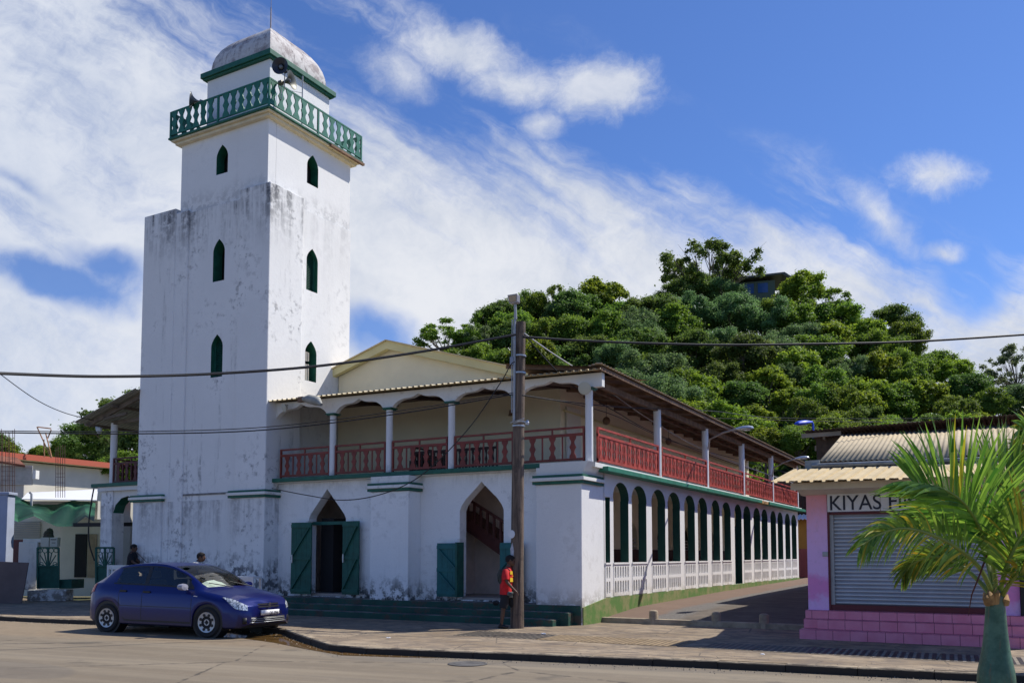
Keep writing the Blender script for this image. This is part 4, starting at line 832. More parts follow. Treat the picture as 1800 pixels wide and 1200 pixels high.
c1=atX(1245,790,-9.3); q1=atX(1247,772,-9.0); q2=atX(1262,762,-8.3); q3=atX(1294,752.5,-7.5)
q3=at(1294,754,q2.dot(FH)-1.5); q4=at(1324,752,q3.dot(FH)-.4)
armlamp('street lamp on a curved arm above the second side balcony post of the mosque',c1,[c1,q1,(q1+q3)/2+Vector((0,0,.05)),q3],q4,M_GMET,LG)
c1=atX(1358,838,-9.3); q1=atX(1360,822,-9.1); q3=at(1398,806,q1.dot(FH)-1.2); q4=at(1422,804,q3.dot(FH)-.5)
armlamp('street lamp on a curved arm near the far balcony end above the shop canopy',c1,[c1,q1,(q1+q3)/2+Vector((0,0,.05)),q3],q4,M_GMET,LG)
BL=mat('bright_blue_paint',(.01,.07,.60),.45)
c1=at(1430,770,26); q1=at(1429,745,26); q3=at(1427,742,26); q4=at(1399,745,25.6)
armlamp('bright blue street lamp head standing behind the shop roof',c1,[c1,q1,q3],q4,BL,BL,grp='blue street lamps')
def flood(label,p,d,mh,size=1.):
    size*=.8
    t=thing('floodlight',label,'floodlight',p,0,'floodlights under the mosque eaves'); d=Vector(d).normalized(); g=MB(); g.lathe([(.02,-.12*size),(.09*size,-.1*size),(.15*size,.0),(.17*size,.03*size),(.15*size,.035*size)],18,(0,0,0),d); g.build('reflector',mh,t,smooth=True)
    g=MB(); g.lathe([(0,.03*size),(.15*size,.04*size),(0,.055*size)],18,(0,0,0),d); g.build('glass',mat('frosted_glass',(.5,.5,.42),.2),t,smooth=True); g=MB(); g.tube([(0,0,0),(0,.15,.1)],.02,6); g.build('bracket',M_GMET,t)
FG=mat('pale_floodlight',(.5,.5,.44),.4,metal=.3)
flood('round wire-guard floodlight beside the corner capital of the balcony',atY(1028,682,20.5),(.2,-1,-.3),FG,1.25)
flood('pale floodlight under the left end of the scalloped beam beside the minaret',atY(500,716,20.5),(-.3,-1,-.4),FG,1.)
flood('white round floodlight on the left veranda roof corner',atY(173,756,20.4),(-.8,-.5,-.3),mat('white_lamp_shell',(.7,.7,.62),.4),1.2)
t=thing('lantern','old street lantern lying on the eave edge beside the minaret','lantern',atY(548,704,20.1)); g=MB(); g.tube([(-.35,0,.08),(-.1,0,.06),(.2,0,-.02),(.42,-.05,-.16)],[.06,.14,.15,.05],10); g.build('shade',mat('weathered_lamp_shade',(.30,.30,.27),.6,var=.3),t,smooth=True); g=MB(); g.box(-.55,-.33,-.02,.1,0,.16); g.build('bracket',M_WOOD,t)
t=thing('bell','small brown bell hanging on the cream wall behind the pole','bell',atY(899,725,23.9)); g=MB(); g.lathe([(.02,.1),(.06,.08),(.08,-.05),(.11,-.09),(0,-.09)],12); g.build('body',M_WOOD,t,smooth=True)
for px,py,lb in ((1066,739,'dark round lamp hanging under the side veranda roof near the corner'),(1175,775,'dark round lamp hanging farther along the side veranda')):
    p=atX(px,py,-11.4); t=thing('hanging_lamp',lb,'lamp',p,0,'lamps hanging under the side veranda'); g=MB(); g.lathe([(.02,.13),(.09,.09),(.13,0),(.1,-.1),(.03,-.14)],12); g.build('globe',M_WOOD,t,smooth=True); g=MB(); g.tube([(0,0,.1),(0,0,.6)],.008,5); g.build('cord',M_WIRE,t)
def wire(label,pts,r,m=None,sag=0.,grp=None):
    P=[at(*p) for p in pts]; out=[]
    # catmull-rom through the points
    Q=[P[0]*2-P[1]]+P+[P[-1]*2-P[-2]]
    for i in range(1,len(Q)-2):
        for k in range(8):
            t_=k/8; a,b_,c_,d_=Q[i-1],Q[i],Q[i+1],Q[i+2]; out.append(.5*((2*b_)+(c_-a)*t_+(2*a-5*b_+4*c_-d_)*t_**2+(3*b_-a-3*c_+d_)*t_**3))
    out.append(P[-1]); o=out[0].copy(); g=MB(); g.tube([p-o for p in out],r,6); ob=g.build('overhead_cable',m or M_WIRE,smooth=True,loc=o); tag(ob,label,'cable',grp or 'overhead cables'); return ob
pd=20.6
wire('thick black cable sagging from the left frame edge across the minaret to the pole',[(-120,650,14.),(0,656,15.2),(180,661.5,16.5),(370,657,17.8),(560,643,18.8),(740,618,19.8),(906,588,pd)],.030)
wire('thick black cable running right from the pole top across the wooded hill',[(918,592,pd),(1050,600,21),(1250,606,21.5),(1430,604.5,22),(1600,600.5,22.5),(1800,588,23),(1900,580,23)],.028)
wire('upper of two thin cables crossing the minaret at balcony height',[(-80,755,17),(0,757,17.5),(240,758,18.5),(470,750,19.4),(700,722,20),(902,690,pd)],.010)
wire('lower of two thin cables crossing the minaret at balcony height',[(-80,758,17),(0,760,17.5),(240,762,18.5),(470,755,19.4),(700,727,20),(902,693,pd)],.014)
wire('pale twisted cable falling steeply right from the pole top along the balcony',[(922,586,pd),(970,620,22),(1050,672,25),(1150,742,29),(1260,800,35),(1420,858,44)],.017,M_WIREL)
wire('dark cable beside the pale one, falling right from the pole top',[(922,588,pd),(960,632,22),(1010,680,24),(1080,722,26),(1160,765,30),(1300,818,37),(1415,850,44)],.014)
wire('dark cable from the pole clamp running under the side eave',[(918,694,pd),(1000,706,22),(1100,716,25),(1250,722,30),(1400,735,36),(1800,734,40),(1900,730,40)],.014)
wire('thin dark cable from the pole clamp down along the side balcony',[(918,695,pd),(1000,708,22.4),(1080,730,25),(1180,775,30),(1300,808,37),(1400,835,43)],.012)
wire('thin cable looping from the minaret band past the first doorway to the pole',[(478,858,25),(540,870,24.6),(600,878.5,24.2),(660,871,23),(720,848,22),(770,810,21.5),(830,745,21),(880,672,20.8),(897,642,pd),(905,635,pd)],.013)
wire('thin dark cable slanting from the left frame edge down to the veranda roof',[(-20,640,28),(0,657,28.5),(60,700,29.5),(110,724,30.5),(165,739,31.5)],.014)
wire('faint thin cable in front of the trees above the shop roof',[(1100,728,40),(1300,736,40),(1500,741,40),(1800,741,40),(1900,739,40)],.012)
wire('black cable hanging in a long curve beside the left veranda pillar',[(165,858,31.4),(161,880,31.3),(156,920,31.2),(157,955,31.2),(166,985,31.3)],.025)

rb=thing('rear_building','plain building standing behind the shop along the alley','building',(-1.2,36,0)); g=MB(); g.box(-4.0,5,-6,8,0,5.5); g.build('wall',M_PINK,rb); g=MB(); g.box(-4.2,5.3,-6.1,8.3,5.5,5.56); g.build('roof',mat('dark_rusted_sheet',(0,0,0)),rb)
# ================= HILL AND TREES =================
SIL=[(600,640),(745,610),(800,585),(860,560),(1000,535),(1150,540),(1240,515),(1400,520),(1500,560),(1620,610),(1700,680),(1800,730),(2100,790)]
d_of=lambda y: 62+(770-y)/5.4
zc_of=lambda d: CH+(975-(770-5.4*(d-62)))*d/1560
def terr(l,d):
    px=900+l/d*1560; S_=lerp_tab(SIL,px); dc=d_of(S_+18)
    if d<=dc: z=zc_of(d)
    else: z=zc_of(dc)-(d-dc)*.25
    z-=3.5; f=sm((d-54)/8.)
    return z*f-.3*(1-f)
g=MB(); rows=[]
for i in range(40):
    d=54+i*2.; rows.append([(lambda p:(p.x,p.y,terr(l,d)+.35*math.sin(l*1.3+d)+.3*math.cos(l*.7-d*.9)))(LD(l,d)) for l in [-22+j*2. for j in range(61)]])
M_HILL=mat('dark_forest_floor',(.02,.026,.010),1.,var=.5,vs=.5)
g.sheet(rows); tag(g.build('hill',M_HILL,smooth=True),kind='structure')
H0=5.2
def leafmat(name,c1,c2,rough=.6,tr=.5):
    m=bpy.data.materials.new(name); m.use_nodes=True; q=N(m.node_tree); b=q.n['Principled BSDF']; b.inputs['Roughness'].default_value=rough; b.inputs['Specular IOR Level'].default_value=.25
    at_=q.new('ShaderNodeAttribute'); at_.attribute_name='tint'; oi=q.new('ShaderNodeObjectInfo')
    c=q.mix(at_.outputs['Fac'],c1,c2); h=q.new('ShaderNodeHueSaturation',{'Hue':q.m('ADD',.485,q.m('MULTIPLY',oi.outputs['Random'],.035)),'Saturation':1.0,'Value':q.m('ADD',.82,q.m('MULTIPLY',oi.outputs['Random'],.4)),'Color':c})
    q.l.new(h.outputs[0],b.inputs['Base Color']); t=q.new('ShaderNodeBsdfTranslucent'); hs=q.new('ShaderNodeHueSaturation',{'Hue':.49,'Saturation':1.05,'Value':1.35,'Color':h.outputs[0]}); q.l.new(hs.outputs[0],t.inputs[0])
    mx=q.new('ShaderNodeMixShader',{0:tr,1:b.outputs[0],2:t.outputs[0]}); q.l.new(mx.outputs[0],q.n['Material Output'].inputs[0]); return m
LM={'dark':leafmat('dark_green_leaves',(.055,.105,.026),(.15,.22,.045)),
    'mid':leafmat('mid_green_leaves',(.075,.145,.024),(.20,.29,.042)),
    'yellow':leafmat('yellow_green_leaves',(.11,.18,.022),(.27,.35,.045)),
    'feather':leafmat('blue_green_fine_leaves',(.08,.145,.055),(.17,.26,.095)),
    'pale':leafmat('pale_grey_green_leaves',(.09,.13,.055),(.19,.24,.11))}
M_BARK=mat('tree_bark',(.16,.13,.10),.9,var=.35,vs=3.,bump=.4)
def leaf_mesh(name,cen,nrm,size,tint,m,asp=1.6):
    n=len(cen); rg=np.random.default_rng(len(cen)); r=rg.normal(size=(n,3)); t1=np.cross(nrm,r); t1/=np.linalg.norm(t1,axis=1)[:,None]+1e-9; t2=np.cross(nrm,t1)
    s=size[:,None]; a=t1*s*asp/2; b=t2*s/2; fold=nrm*s*.12
    V=np.stack([cen-a,cen-b*1.+fold-a*.1,cen+a,cen+b*1.+fold-a*.1],1).reshape(-1,3)
    me=bpy.data.meshes.new(name); me.vertices.add(4*n); me.vertices.foreach_set('co',V.astype(np.float32).ravel()); me.loops.add(4*n); me.loops.foreach_set('vertex_index',np.arange(4*n,dtype=np.int32))
    me.polygons.add(n); me.polygons.foreach_set('loop_start',np.arange(0,4*n,4,dtype=np.int32)); me.update(calc_edges=True)
    at_=me.attributes.new('tint','FLOAT','FACE'); at_.data.foreach_set('value',np.clip(tint,0,1).astype(np.float32)); me.materials.append(m); return me
def crown_mesh(name,seed,m,Rr=4.,sq=.8,lobes=26,lr=(1.0,1.7),n=13000,ls=.24,spread=1.,hole=0.,flat=0.,twig=.15):
    rg=np.random.default_rng(seed); C_=[];r_=[]
    while len(C_)<lobes:
        v=rg.normal(size=3); v/=np.linalg.norm(v); rad=rg.uniform(.25,1.)**.5*(Rr-lr[0])*spread; p=v*rad*np.array([1,1,sq]); 
        if p[2]<-Rr*sq*.55: continue
        if flat: p[2]=abs(p[2])*flat+ .12*Rr*math.cos(3*v[0])
        C_.append(p); r_.append(rg.uniform(*lr))
    C_=np.array(C_); r_=np.array(r_); 
    w=r_**2/sum(r_**2); k=rg.choice(len(C_),n,p=w); v=rg.normal(size=(n,3)); v/=np.linalg.norm(v,axis=1)[:,None]; v[:,2]=np.where(v[:,2]<-.45,-v[:,2],v[:,2])
    T=rg.normal(size=(lobes,7,3)); T/=np.linalg.norm(T,axis=2)[:,:,None]; j=rg.integers(0,7,n); tv=T[k,j]; mixw=rg.uniform(0,1,n)**.8; far=rg.random(n)<.16
    v=v*(1-mixw[:,None]*.85)+tv*mixw[:,None]*.85; v/=np.linalg.norm(v,axis=1)[:,None]
    rad=r_[k]*np.abs(rg.normal(.74,.24,n))*(1+.55*far*rg.random(n)); cen=C_[k]+v*rad[:,None]*np.array([1,1,.8])+rg.normal(size=(n,3))*.07
    nr=v*.75+rg.normal(size=(n,3))*.6+np.array([0,0,.4]); nr/=np.linalg.norm(nr,axis=1)[:,None]
    lt0=rg.uniform(0,1,lobes)
    cen=cen+np.array([0,0,H0]); lt=lt0; tint=.5*lt[k]+.5*rg.random(n)
    return leaf_mesh(name,cen,nr,ls*rg.uniform(.6,1.35,n),tint,m), C_
def trunk_mesh(name,C_,h,r0,seed,limbs=9,vis=.92):
    rs=random.Random(seed); g=MB(); fork=h*.55; top=(rs.uniform(-.3,.3),rs.uniform(-.3,.3),fork); g.tube([(0,0,-2.5),(rs.uniform(-.1,.1),0,h*.3),top],[r0*1.25,r0,r0*.8],8)
    for i in range(min(limbs,len(C_))):
        c=C_[i]*vis; e=(float(c[0]),float(c[1]),float(c[2])+h); mid=((top[0]*.45+e[0]*.55)+rs.uniform(-.25,.25),(top[1]*.45+e[1]*.55)+rs.uniform(-.25,.25),top[2]*.5+e[2]*.5+rs.uniform(-.3,.1)); g.tube([top,mid,e],[r0*.55,r0*.32,r0*.08],6)
        for _ in range(2): e2=(e[0]+rs.uniform(-1,1),e[1]+rs.uniform(-1,1),e[2]+rs.uniform(0,.9)); g.tube([mid,((mid[0]+e2[0])/2,(mid[1]+e2[1])/2,(mid[2]+e2[2])/2+.15),e2],[r0*.22,r0*.14,r0*.04],5)
    me_o=g.build(name,M_BARK,None,smooth=True); me=me_o.data; bpy.data.objects.remove(me_o); return me
H0=5.2
PROTO={}
def proto(key,mk,seed,**k):
    th=k.pop('trunk',(.22,9)); cm,C_=crown_mesh('crown',seed,LM[mk],**k); PROTO[key]=(cm,trunk_mesh('trunk',C_,H0,th[0],seed,th[1]))
proto('round0','dark',1,n=17000,lobes=60,lr=(.55,1.15),ls=.20); proto('round1','mid',2,n=17000,sq=.9,lobes=55,lr=(.5,1.2),ls=.20); proto('round2','mid',12,n=17000,sq=.72,lobes=64,lr=(.5,1.05),ls=.18)
proto('bush0','yellow',3,n=14000,ls=.24,lobes=60,lr=(.45,1.0),sq=.85); proto('bush1','yellow',4,n=14000,ls=.23,lobes=52,lr=(.5,1.1),sq=.95)
proto('fern0','feather',5,n=24000,ls=.135,lobes=70,lr=(.45,1.0),sq=.72); proto('fern1','feather',6,n=24000,ls=.135,lobes=60,lr=(.5,1.05),sq=.85)
proto('open0','mid',7,n=6500,ls=.2,lobes=50,lr=(.3,.75),sq=.85,trunk=(.15,30),spread=1.12); proto('open1','pale',8,n=6000,ls=.17,lobes=50,lr=(.3,.7),sq=.9,trunk=(.12,28),spread=1.08)
proto('dark1','dark',9,n=18000,ls=.18,lobes=60,lr=(.5,1.1),sq=.88)
proto('umbrella','dark',10,n=13000,ls=.14,lobes=90,lr=(.25,.6),sq=.5,trunk=(.14,46),spread=1.12)
KW={'round0':'dark green round-crowned tree','round1':'mid green dense tree','round2':'mid green broad-crowned tree','bush0':'yellow-green large-leaved tree','bush1':'bright yellow-green bushy tree','fern0':'blue-green fine-leaved tree','fern1':'feathery green tree','open0':'open tree with visible limbs','open1':'pale sparse tree','dark1':'dark dense tree','umbrella':'wide umbrella-shaped tree'}
TREES=[] # (px,py,r_px,kind,depth,stretch)
def T(px,py,r,kind,d=None,sz=1.): TREES.append((px,py,r,kind,d or d_of(py),sz))
for a in [(782,592,42,'open0'),(838,600,40,'open1'),(878,560,46,'dark1'),(925,545,40,'round0'),(968,545,46,'open0'),(1000,585,46,'round0'),(1058,540,50,'bush0'),(1062,590,46,'round1'),(1120,560,48,'dark1'),(1160,555,40,'dark1'),
          (1225,545,54,'fern0'),(1290,548,50,'fern1'),(1345,558,58,'fern0'),(1412,512,42,'bush1'),(1440,540,44,'open0'),(1478,556,46,'round1'),(1520,590,46,'bush0'),(1572,566,46,'dark1'),(1545,610,46,'round2'),(1600,606,44,'round1'),(1640,640,40,'round2'),(1672,662,36,'bush1'),(1700,690,36,'round0'),(1735,712,36,'round1'),(1782,655,46,'open1'),(1790,705,44,'fern1'),(1830,690,50,'fern0'),
          (800,640,42,'round1'),(855,640,44,'round2'),(930,640,50,'bush1'),(900,600,44,'round0'),(985,640,44,'round0'),(1030,625,44,'dark1'),(1080,640,52,'fern0'),(1130,620,44,'dark1'),(1090,690,62,'fern1'),(1150,660,56,'fern0'),(1175,715,62,'fern1'),(1220,620,50,'dark1'),(1262,610,52,'fern0'),(1215,680,56,'fern0'),(1265,670,44,'dark1'),(1310,640,50,'dark1'),(1350,620,48,'fern1'),(1300,690,42,'round0'),(1352,672,40,'bush1'),(1395,600,52,'fern0'),(1400,650,46,'bush0'),(1440,620,50,'round1'),(1460,600,44,'bush1'),(1500,650,48,'round0'),(1450,670,46,'round1'),(1550,660,44,'bush0'),(1590,650,46,'round2'),
          (1270,745,42,'bush1'),(1325,735,40,'bush0'),(1345,775,40,'bush1'),(1390,705,42,'bush0'),(1420,740,40,'round1'),(1400,780,40,'round2'),(1470,715,46,'round1'),(1455,760,40,'bush1'),(1515,700,46,'bush1'),(1520,750,44,'dark1'),(1570,705,44,'round1'),(1575,755,42,'round2'),(1625,700,44,'bush0'),(1630,750,42,'round0'),(1680,730,40,'round2'),(1690,770,42,'bush0'),(1745,755,42,'round1'),(1800,765,46,'round0'),(1740,790,40,'round2'),(1650,800,44,'bush1'),(1240,790,40,'round0'),(1300,800,40,'round1'),(1500,800,44,'round1'),(1580,800,44,'dark1'),(1230,720,40,'round1'),(1000,690,46,'bush1'),(950,690,42,'round1')]: T(*a)
rf=random.Random(77)
for _ in range(46):
    fx=rf.uniform(850,1790); lo=lerp_tab(SIL,fx)+48; fy=rf.uniform(lo,800)
    T(fx,fy,rf.uniform(34,46),rf.choice(['bush0','bush1','bush1','round1','round2'] if fy>690 else ['round1','round2','fern1','fern0','bush1','round0']))
for a in [(850,578,38,'open0'),(885,555,40,'dark1'),(935,552,38,'round2'),(985,558,40,'fern1'),(1030,552,40,'round1'),(1085,556,44,'round2'),(1135,562,42,'fern0'),(1170,570,50,'round1'),(1010,560,48,'dark1'),(905,575,50,'round1'),(960,590,50,'round2'),(1110,585,50,'fern1'),(1190,520,34,'dark1'),(1225,508,30,'round0'),(1272,512,34,'fern1'),(1355,552,38,'round2'),(1390,560,44,'round1'),(820,600,34,'round2')]: T(*a)
T(1247,472,92,'umbrella',113,.85)
for a in [(208,745,55,'round0',52),(170,790,60,'dark1',55),(235,790,55,'round0',50),(250,720,45,'round1',54),(115,790,30,'round1',58),(150,800,36,'round0',58),(70,800,22,'bush1',62),(90,805,30,'round1',60),(10,800,26,'bush1',60),(-20,790,40,'dark1',60),(215,830,40,'round2',48)]: T(*a)
TREES.sort(key=lambda t:(-round(t[1]/45),t[0])); 
rs=random.Random(21); cnt={}; lab=[]
def band(py): return 'at the foot of the hill' if py>735 else 'low on the hill' if py>665 else 'halfway up the hill' if py>605 else 'near the hill crest'
for (px,py,r,kind,d,sz) in TREES:
    left=px<300; b='behind the left houses' if left else band(py); key=(KW[kind],b); cnt.setdefault(key,[]).append(px)
ORD=['first','second','third','fourth','fifth','sixth','seventh','eighth','ninth','tenth','eleventh','twelfth','thirteenth','fourteenth','fifteenth','sixteenth']
M_IVY=None
for (px,py,r,kind,d,sz) in TREES:
    left=px<300; b='behind the left houses' if left else band(py); L=sorted(cnt[(KW[kind],b)]); i=L.index(px)
    lb=f"{KW[kind]} {b}" + ('' if len(L)==1 else f", {ORD[i]} from left")
    if kind=='umbrella': lb='wide umbrella-shaped tree standing above the hilltop house'
    c=at(px,py,d); s=r*d/1560/4.0*1.06; base=(c.x,c.y,c.z-H0*s*(sz if sz!=1 else 1))
    t=thing('tree',lb,'tree',base,rs.uniform(0,6.28),'trees on the hill' if not left else 'trees behind the left houses'); t.scale=(s*rs.uniform(.85,1.2),s*rs.uniform(.85,1.2),s*(sz if sz!=1 else rs.uniform(.85,1.12)))
    cm,tm=PROTO[kind]
    for nm,me in (('crown',cm),('trunk',tm)): o=bpy.data.objects.new(nm,me); COL.objects.link(o); o.parent=t
# undergrowth on the slope
rg=np.random.default_rng(5); n=42000; ll=rg.uniform(-12,75,n); dd=rg.uniform(56,112,n); cl=rg.random((500,2)); 
zz=np.array([terr(a,b_) for a,b_ in zip(ll,dd)]); h=rg.random(n)**1.5*2.2*(.4+.6*np.sin(ll*.9)*np.cos(dd*.8)**2+.3); P=np.outer(ll,np.array(RV))+np.outer(dd,np.array(FH)); P[:,2]=zz+np.abs(h)+.1
nr=rg.normal(size=(n,3))*.6+np.array([.1,-.3,.7]); nr/=np.linalg.norm(nr,axis=1)[:,None]
me=leaf_mesh('undergrowth',P,nr,.34*rg.uniform(.6,1.4,n),.5*(np.sin(ll*.5)*.5+.5)+.5*rg.random(n),LM['mid']); o=bpy.data.objects.new('undergrowth',me); COL.objects.link(o); tag(o,'dense green undergrowth covering the slope between the trees','undergrowth',kind='stuff')
# hilltop house
p=at(1310,505,116); hh=thing('hilltop_house','dark roofed house with blue windows on the hilltop under the umbrella tree','house',(p.x,p.y,p.z-3.5),YAW-.25)
g=MB(); g.box(-5.6,3.8,0,6,0,4.2); g.build('wall',mat('grey_green_wall',(.12,.15,.12),.8),hh)
g=MB(); g.poly([[(-6.2,4.2),(-6.2,4.4),(0,4.75),(5.0,4.95),(6.,4.2),(5.8,4.1),(4.7,4.7),(0,4.5)]],lambda a,b_,d:(a,-.8+d,b_),7.5); g.build('roof',mat('dark_grey_roof',(.10,.10,.09),.6),hh)
for x0 in (-5.,-3.4,-1.8,-.2,1.6): g=MB(); g.box(x0,x0+1.3,-.05,.0,2.6,3.9); g.build('window',mat('blue_window',(.03,.10,.32),.2),hh)
# ================= CAR =================
KEYS=[ # u, y2, zsill, z3, (x4,y4,z4), (x5,y5,z5), (x7,z7)
(2.12,.56,.27,.56,(2.09,.54,.64),(2.07,.32,.675),(2.08,.685)),
(2.02,.72,.22,.59,(1.98,.66,.71),(1.95,.45,.755),(1.97,.77)),
(1.85,.81,.20,.66,(1.79,.72,.785),(1.74,.5,.83),(1.75,.85)),
(1.5,.86,.20,.75,(1.44,.75,.865),(1.39,.54,.91),(1.40,.93)),
(1.15,.872,.20,.80,(1.17,.77,.915),(1.10,.62,.96),(1.22,.985)),
(.95,.875,.20,.82,(.97,.785,.935),(.88,.655,1.08),(1.02,1.10)),
(.70,.875,.20,.83,(.70,.79,.95),(.58,.625,1.265),(.70,1.29)),
(.42,.875,.20,.835,(.42,.79,.958),(.20,.60,1.41),(.32,1.435)),
(.0,.875,.20,.84,(.0,.79,.968),(-.08,.585,1.468),(-.05,1.495)),
(-.42,.875,.20,.845,(-.40,.79,.978),(-.42,.58,1.483),(-.42,1.51)),
(-.9,.875,.20,.85,(-.88,.787,.99),(-.88,.573,1.465),(-.88,1.50)),
(-1.3,.87,.20,.86,(-1.30,.78,1.01),(-1.25,.56,1.415),(-1.28,1.46)),
(-1.6,.855,.21,.87,(-1.60,.76,1.04),(-1.50,.535,1.335),(-1.58,1.39)),
(-1.85,.82,.24,.86,(-1.83,.72,1.05),(-1.74,.52,1.15),(-1.86,1.17)),
(-2.0,.76,.28,.80,(-1.97,.68,.96),(-1.93,.5,.99),(-2.03,1.0)),
(-2.08,.66,.32,.72,(-2.05,.6,.82),(-2.04,.4,.84),(-2.10,.85))]
WC=(1.27,-1.34); RA=.365
def carcol(u):
    ks=KEYS; n=len(ks); i=0
    while i<n-2 and u<ks[i+1][0]: i+=1
    a,b_=ks[i],ks[i+1]; t=(u-a[0])/(b_[0]-a[0]); t=max(0,min(1,t))
    def flat(k): return [k[1],k[2],k[3],*k[4],*k[5],*k[6]]
    A,B_=flat(a),flat(b_); p=flat(ks[max(i-1,0)]); q_=flat(ks[min(i+2,n-1)])
    c=[]
    for a_,b2,p_,q2 in zip(A,B_,p,q_):
        m0=(b2-p_)/2; m1=(q2-a_)/2; v=(2*t**3-3*t**2+1)*a_+(t**3-2*t**2+t)*m0+(-2*t**3+3*t**2)*b2+(t**3-t**2)*m1; c.append(v*.6+(a_+(b2-a_)*t)*.4)
    y2,zs,z3,x4,y4,z4,x5,y5,z5,x7,z7=c; zb=zs
    for w in WC:
        if abs(u-w)<RA: zb=max(zb,.31+math.sqrt(RA*RA-(u-w)**2))
    P0=(u,y2-.03,zb-.0); P1=(u,y2-.005,zb+.025); P2=(u,y2,max(.50,zb+.06)); P3=(u*.6+x4*.4,y2-.012,z3); P4=(x4,y4,z4); P5=(x5,y5,z5)
    L=lambda a,b_,t:tuple(i+(j-i)*t for i,j in zip(a,b_))
    P7=(x7,0,z7); P6=(x5+(x7-x5)*.75,y5*.5,z5+(z7-z5)*.78)
    P5b=(x5+(x7-x5)*.12,y5*.93,z5+(z7-z5)*.2)
    P3b=(L(P3,P4,.6)[0],L(P3,P4,.6)[1]+.012,L(P3,P4,.6)[2])
    return [P0,P1,P2,P3,P3b,P4,L(P4,P5,.09),L(P4,P5,.90),P5,P5b,P6,P7]
US=sorted(set([round(2.12-i*.06,3) for i in range(71)]+[round(w+RA*k,3) for w in WC for k in (-1,-.96,-.85,-.6,-.3,0,.3,.6,.85,.96,1)]+[1.08,.36,.80,.78,-.36,-.44,-1.22,-1.60,-1.82]),reverse=True)
US=[u for u in US if u>=-2.08]
def build_car():
    pr=atZ(191,1110,0); pf=atZ(366.5,1120,0); h=(pf-pr); wb=h.length; h.normalize(); sx=wb/(WC[0]-WC[1]); sy=1.06; sz=1.05
    left=Vector((-h.y,h.x,0)); org=pf-h*(WC[0]*sx)+left*(.80*sy)
    t=thing('parked_car','dark blue five door hatchback parked on the street before the minaret','car',(org.x,org.y,0),math.atan2(h.y,h.x)); t.scale=(sx,sy,sz)
    def fnp(q,P,O,c,b):
        n=q.noise(P,2.,6,.7); z=q.new('ShaderNodeSeparateXYZ',{0:P}).outputs[2]
        return q.mix(q.m('MULTIPLY',q.ss(q.m('SUBTRACT',z,q.m('MULTIPLY',n,.5)),.35,.0),.5),(.004,.010,.11),(.028,.022,.03))
    paint=mat('dark_blue_car_paint',(.004,.009,.10),.30,metal=.4,fn=fnp,coat=.35,spec=.4); 
    glass=bpy.data.materials.new('car_glass'); glass.use_nodes=True; q=N(glass.node_tree); q.n.remove(q.n['Principled BSDF'])
    tr=q.new('ShaderNodeBsdfTransparent',{0:(.80,.86,.84,1)}); gl=q.new('ShaderNodeBsdfGlossy',{'Roughness':.03,0:(.9,.9,.9,1)}); fr=q.new('ShaderNodeFresnel',{0:1.45}); mx=q.new('ShaderNodeMixShader',{0:q.m('ADD',fr.outputs[0],.03),1:tr.outputs[0],2:gl.outputs[0]}); q.l.new(mx.outputs[0],q.n['Material Output'].inputs[0])
    cols=[carcol(u) for u in US]; nr=12
    g=MB(); gl=MB(); gw=MB(); gr=MB(); parts={}
    for s in (1,-1):
        base=len(g.v); g.v+=[(x,y*s,z) for c in cols for x,y,z in c]
        for i in range(len(US)-1):
            u=(US[i]+US[i+1])/2
            for r in range(nr-1):
                win=None
                if r==6 and -.36<u<.79: win='side_window_f'
                if r==6 and -1.22<u<-.44: win='side_window_r'
                if r in (9,10) and .36<u<1.08: win='windscreen'
                if r in (9,10) and -1.82<u<-1.60: win='rear_window'
                q=[i*nr+r,(i+1)*nr+r,(i+1)*nr+r+1,i*nr+r+1]
                if s<0: q=q[::-1]
                if win:
                    key=(win,s) if win.startswith('side') else (win,0); m=parts.setdefault(key,MB()); cs=[cols[i][r],cols[i+1][r],cols[i+1][r+1],cols[i][r+1]]; cs=[(x,y*s,z) for x,y,z in cs]
                    m.add(cs if s>0 else cs[::-1],[(0,1,2,3)])
                else: g.f.append(tuple(base+k for k in q)); g.mi.append(0)
    # front and rear caps
    for ci,dx in ((0,.045),(len(cols)-1,-.03)):
        c=cols[ci]; ring=[(x,y,z) for x,y,z in c]+[(x,-y,z) for x,y,z in c[::-1][1:]]
        inner=[(x+dx,y*.55,z) for x,y,z in ring]; n=len(ring); g.add(ring+inner,[(k,(k+1)%n,(k+1)%n+n,k+n) if dx>0 else (k+n,(k+1)%n+n,(k+1)%n,k) for k in range(n)]+[tuple(range(n,2*n)) if dx>0 else tuple(range(2*n-1,n-1,-1))])
    body=g.build('body',paint,t,smooth=True,fixn=True)
    for (w,s),m in parts.items():
        o=m.build('windscreen' if w=='windscreen' else 'rear_window' if w=='rear_window' else 'side_window',glass,t,smooth=True,fixn=True)
    def S(u,v,off=.004,s=-1):
        c=carcol(u); c2=carcol(u-.02); v=max(0,min(10.99,v)); i=int(v); f=v-i
        p=Vector(c[i]).lerp(Vector(c[i+1]),f); pu=Vector(c2[i]).lerp(Vector(c2[i+1]),f)-p; pv=Vector(c[i+1])-Vector(c[i]); n=pv.cross(pu); n.normalize()
        if n.y<0 or (abs(n.y)<.2 and n.z<0): n=-n
        p=p+n*off; return (p.x,p.y*s,p.z)
    def patch(g,u0,u1,vl,vh,s,off=.004,nu=10,nv=4,mi=0):
        rows=[]
        for i in range(nu+1):
            a=i/nu; u=u0+(u1-u0)*a; lo=vl(a); hi=vh(a); rows.append([S(u,lo+(hi-lo)*j/nv,off,s) for j in range(nv+1)])
        g.sheet(rows,mi)
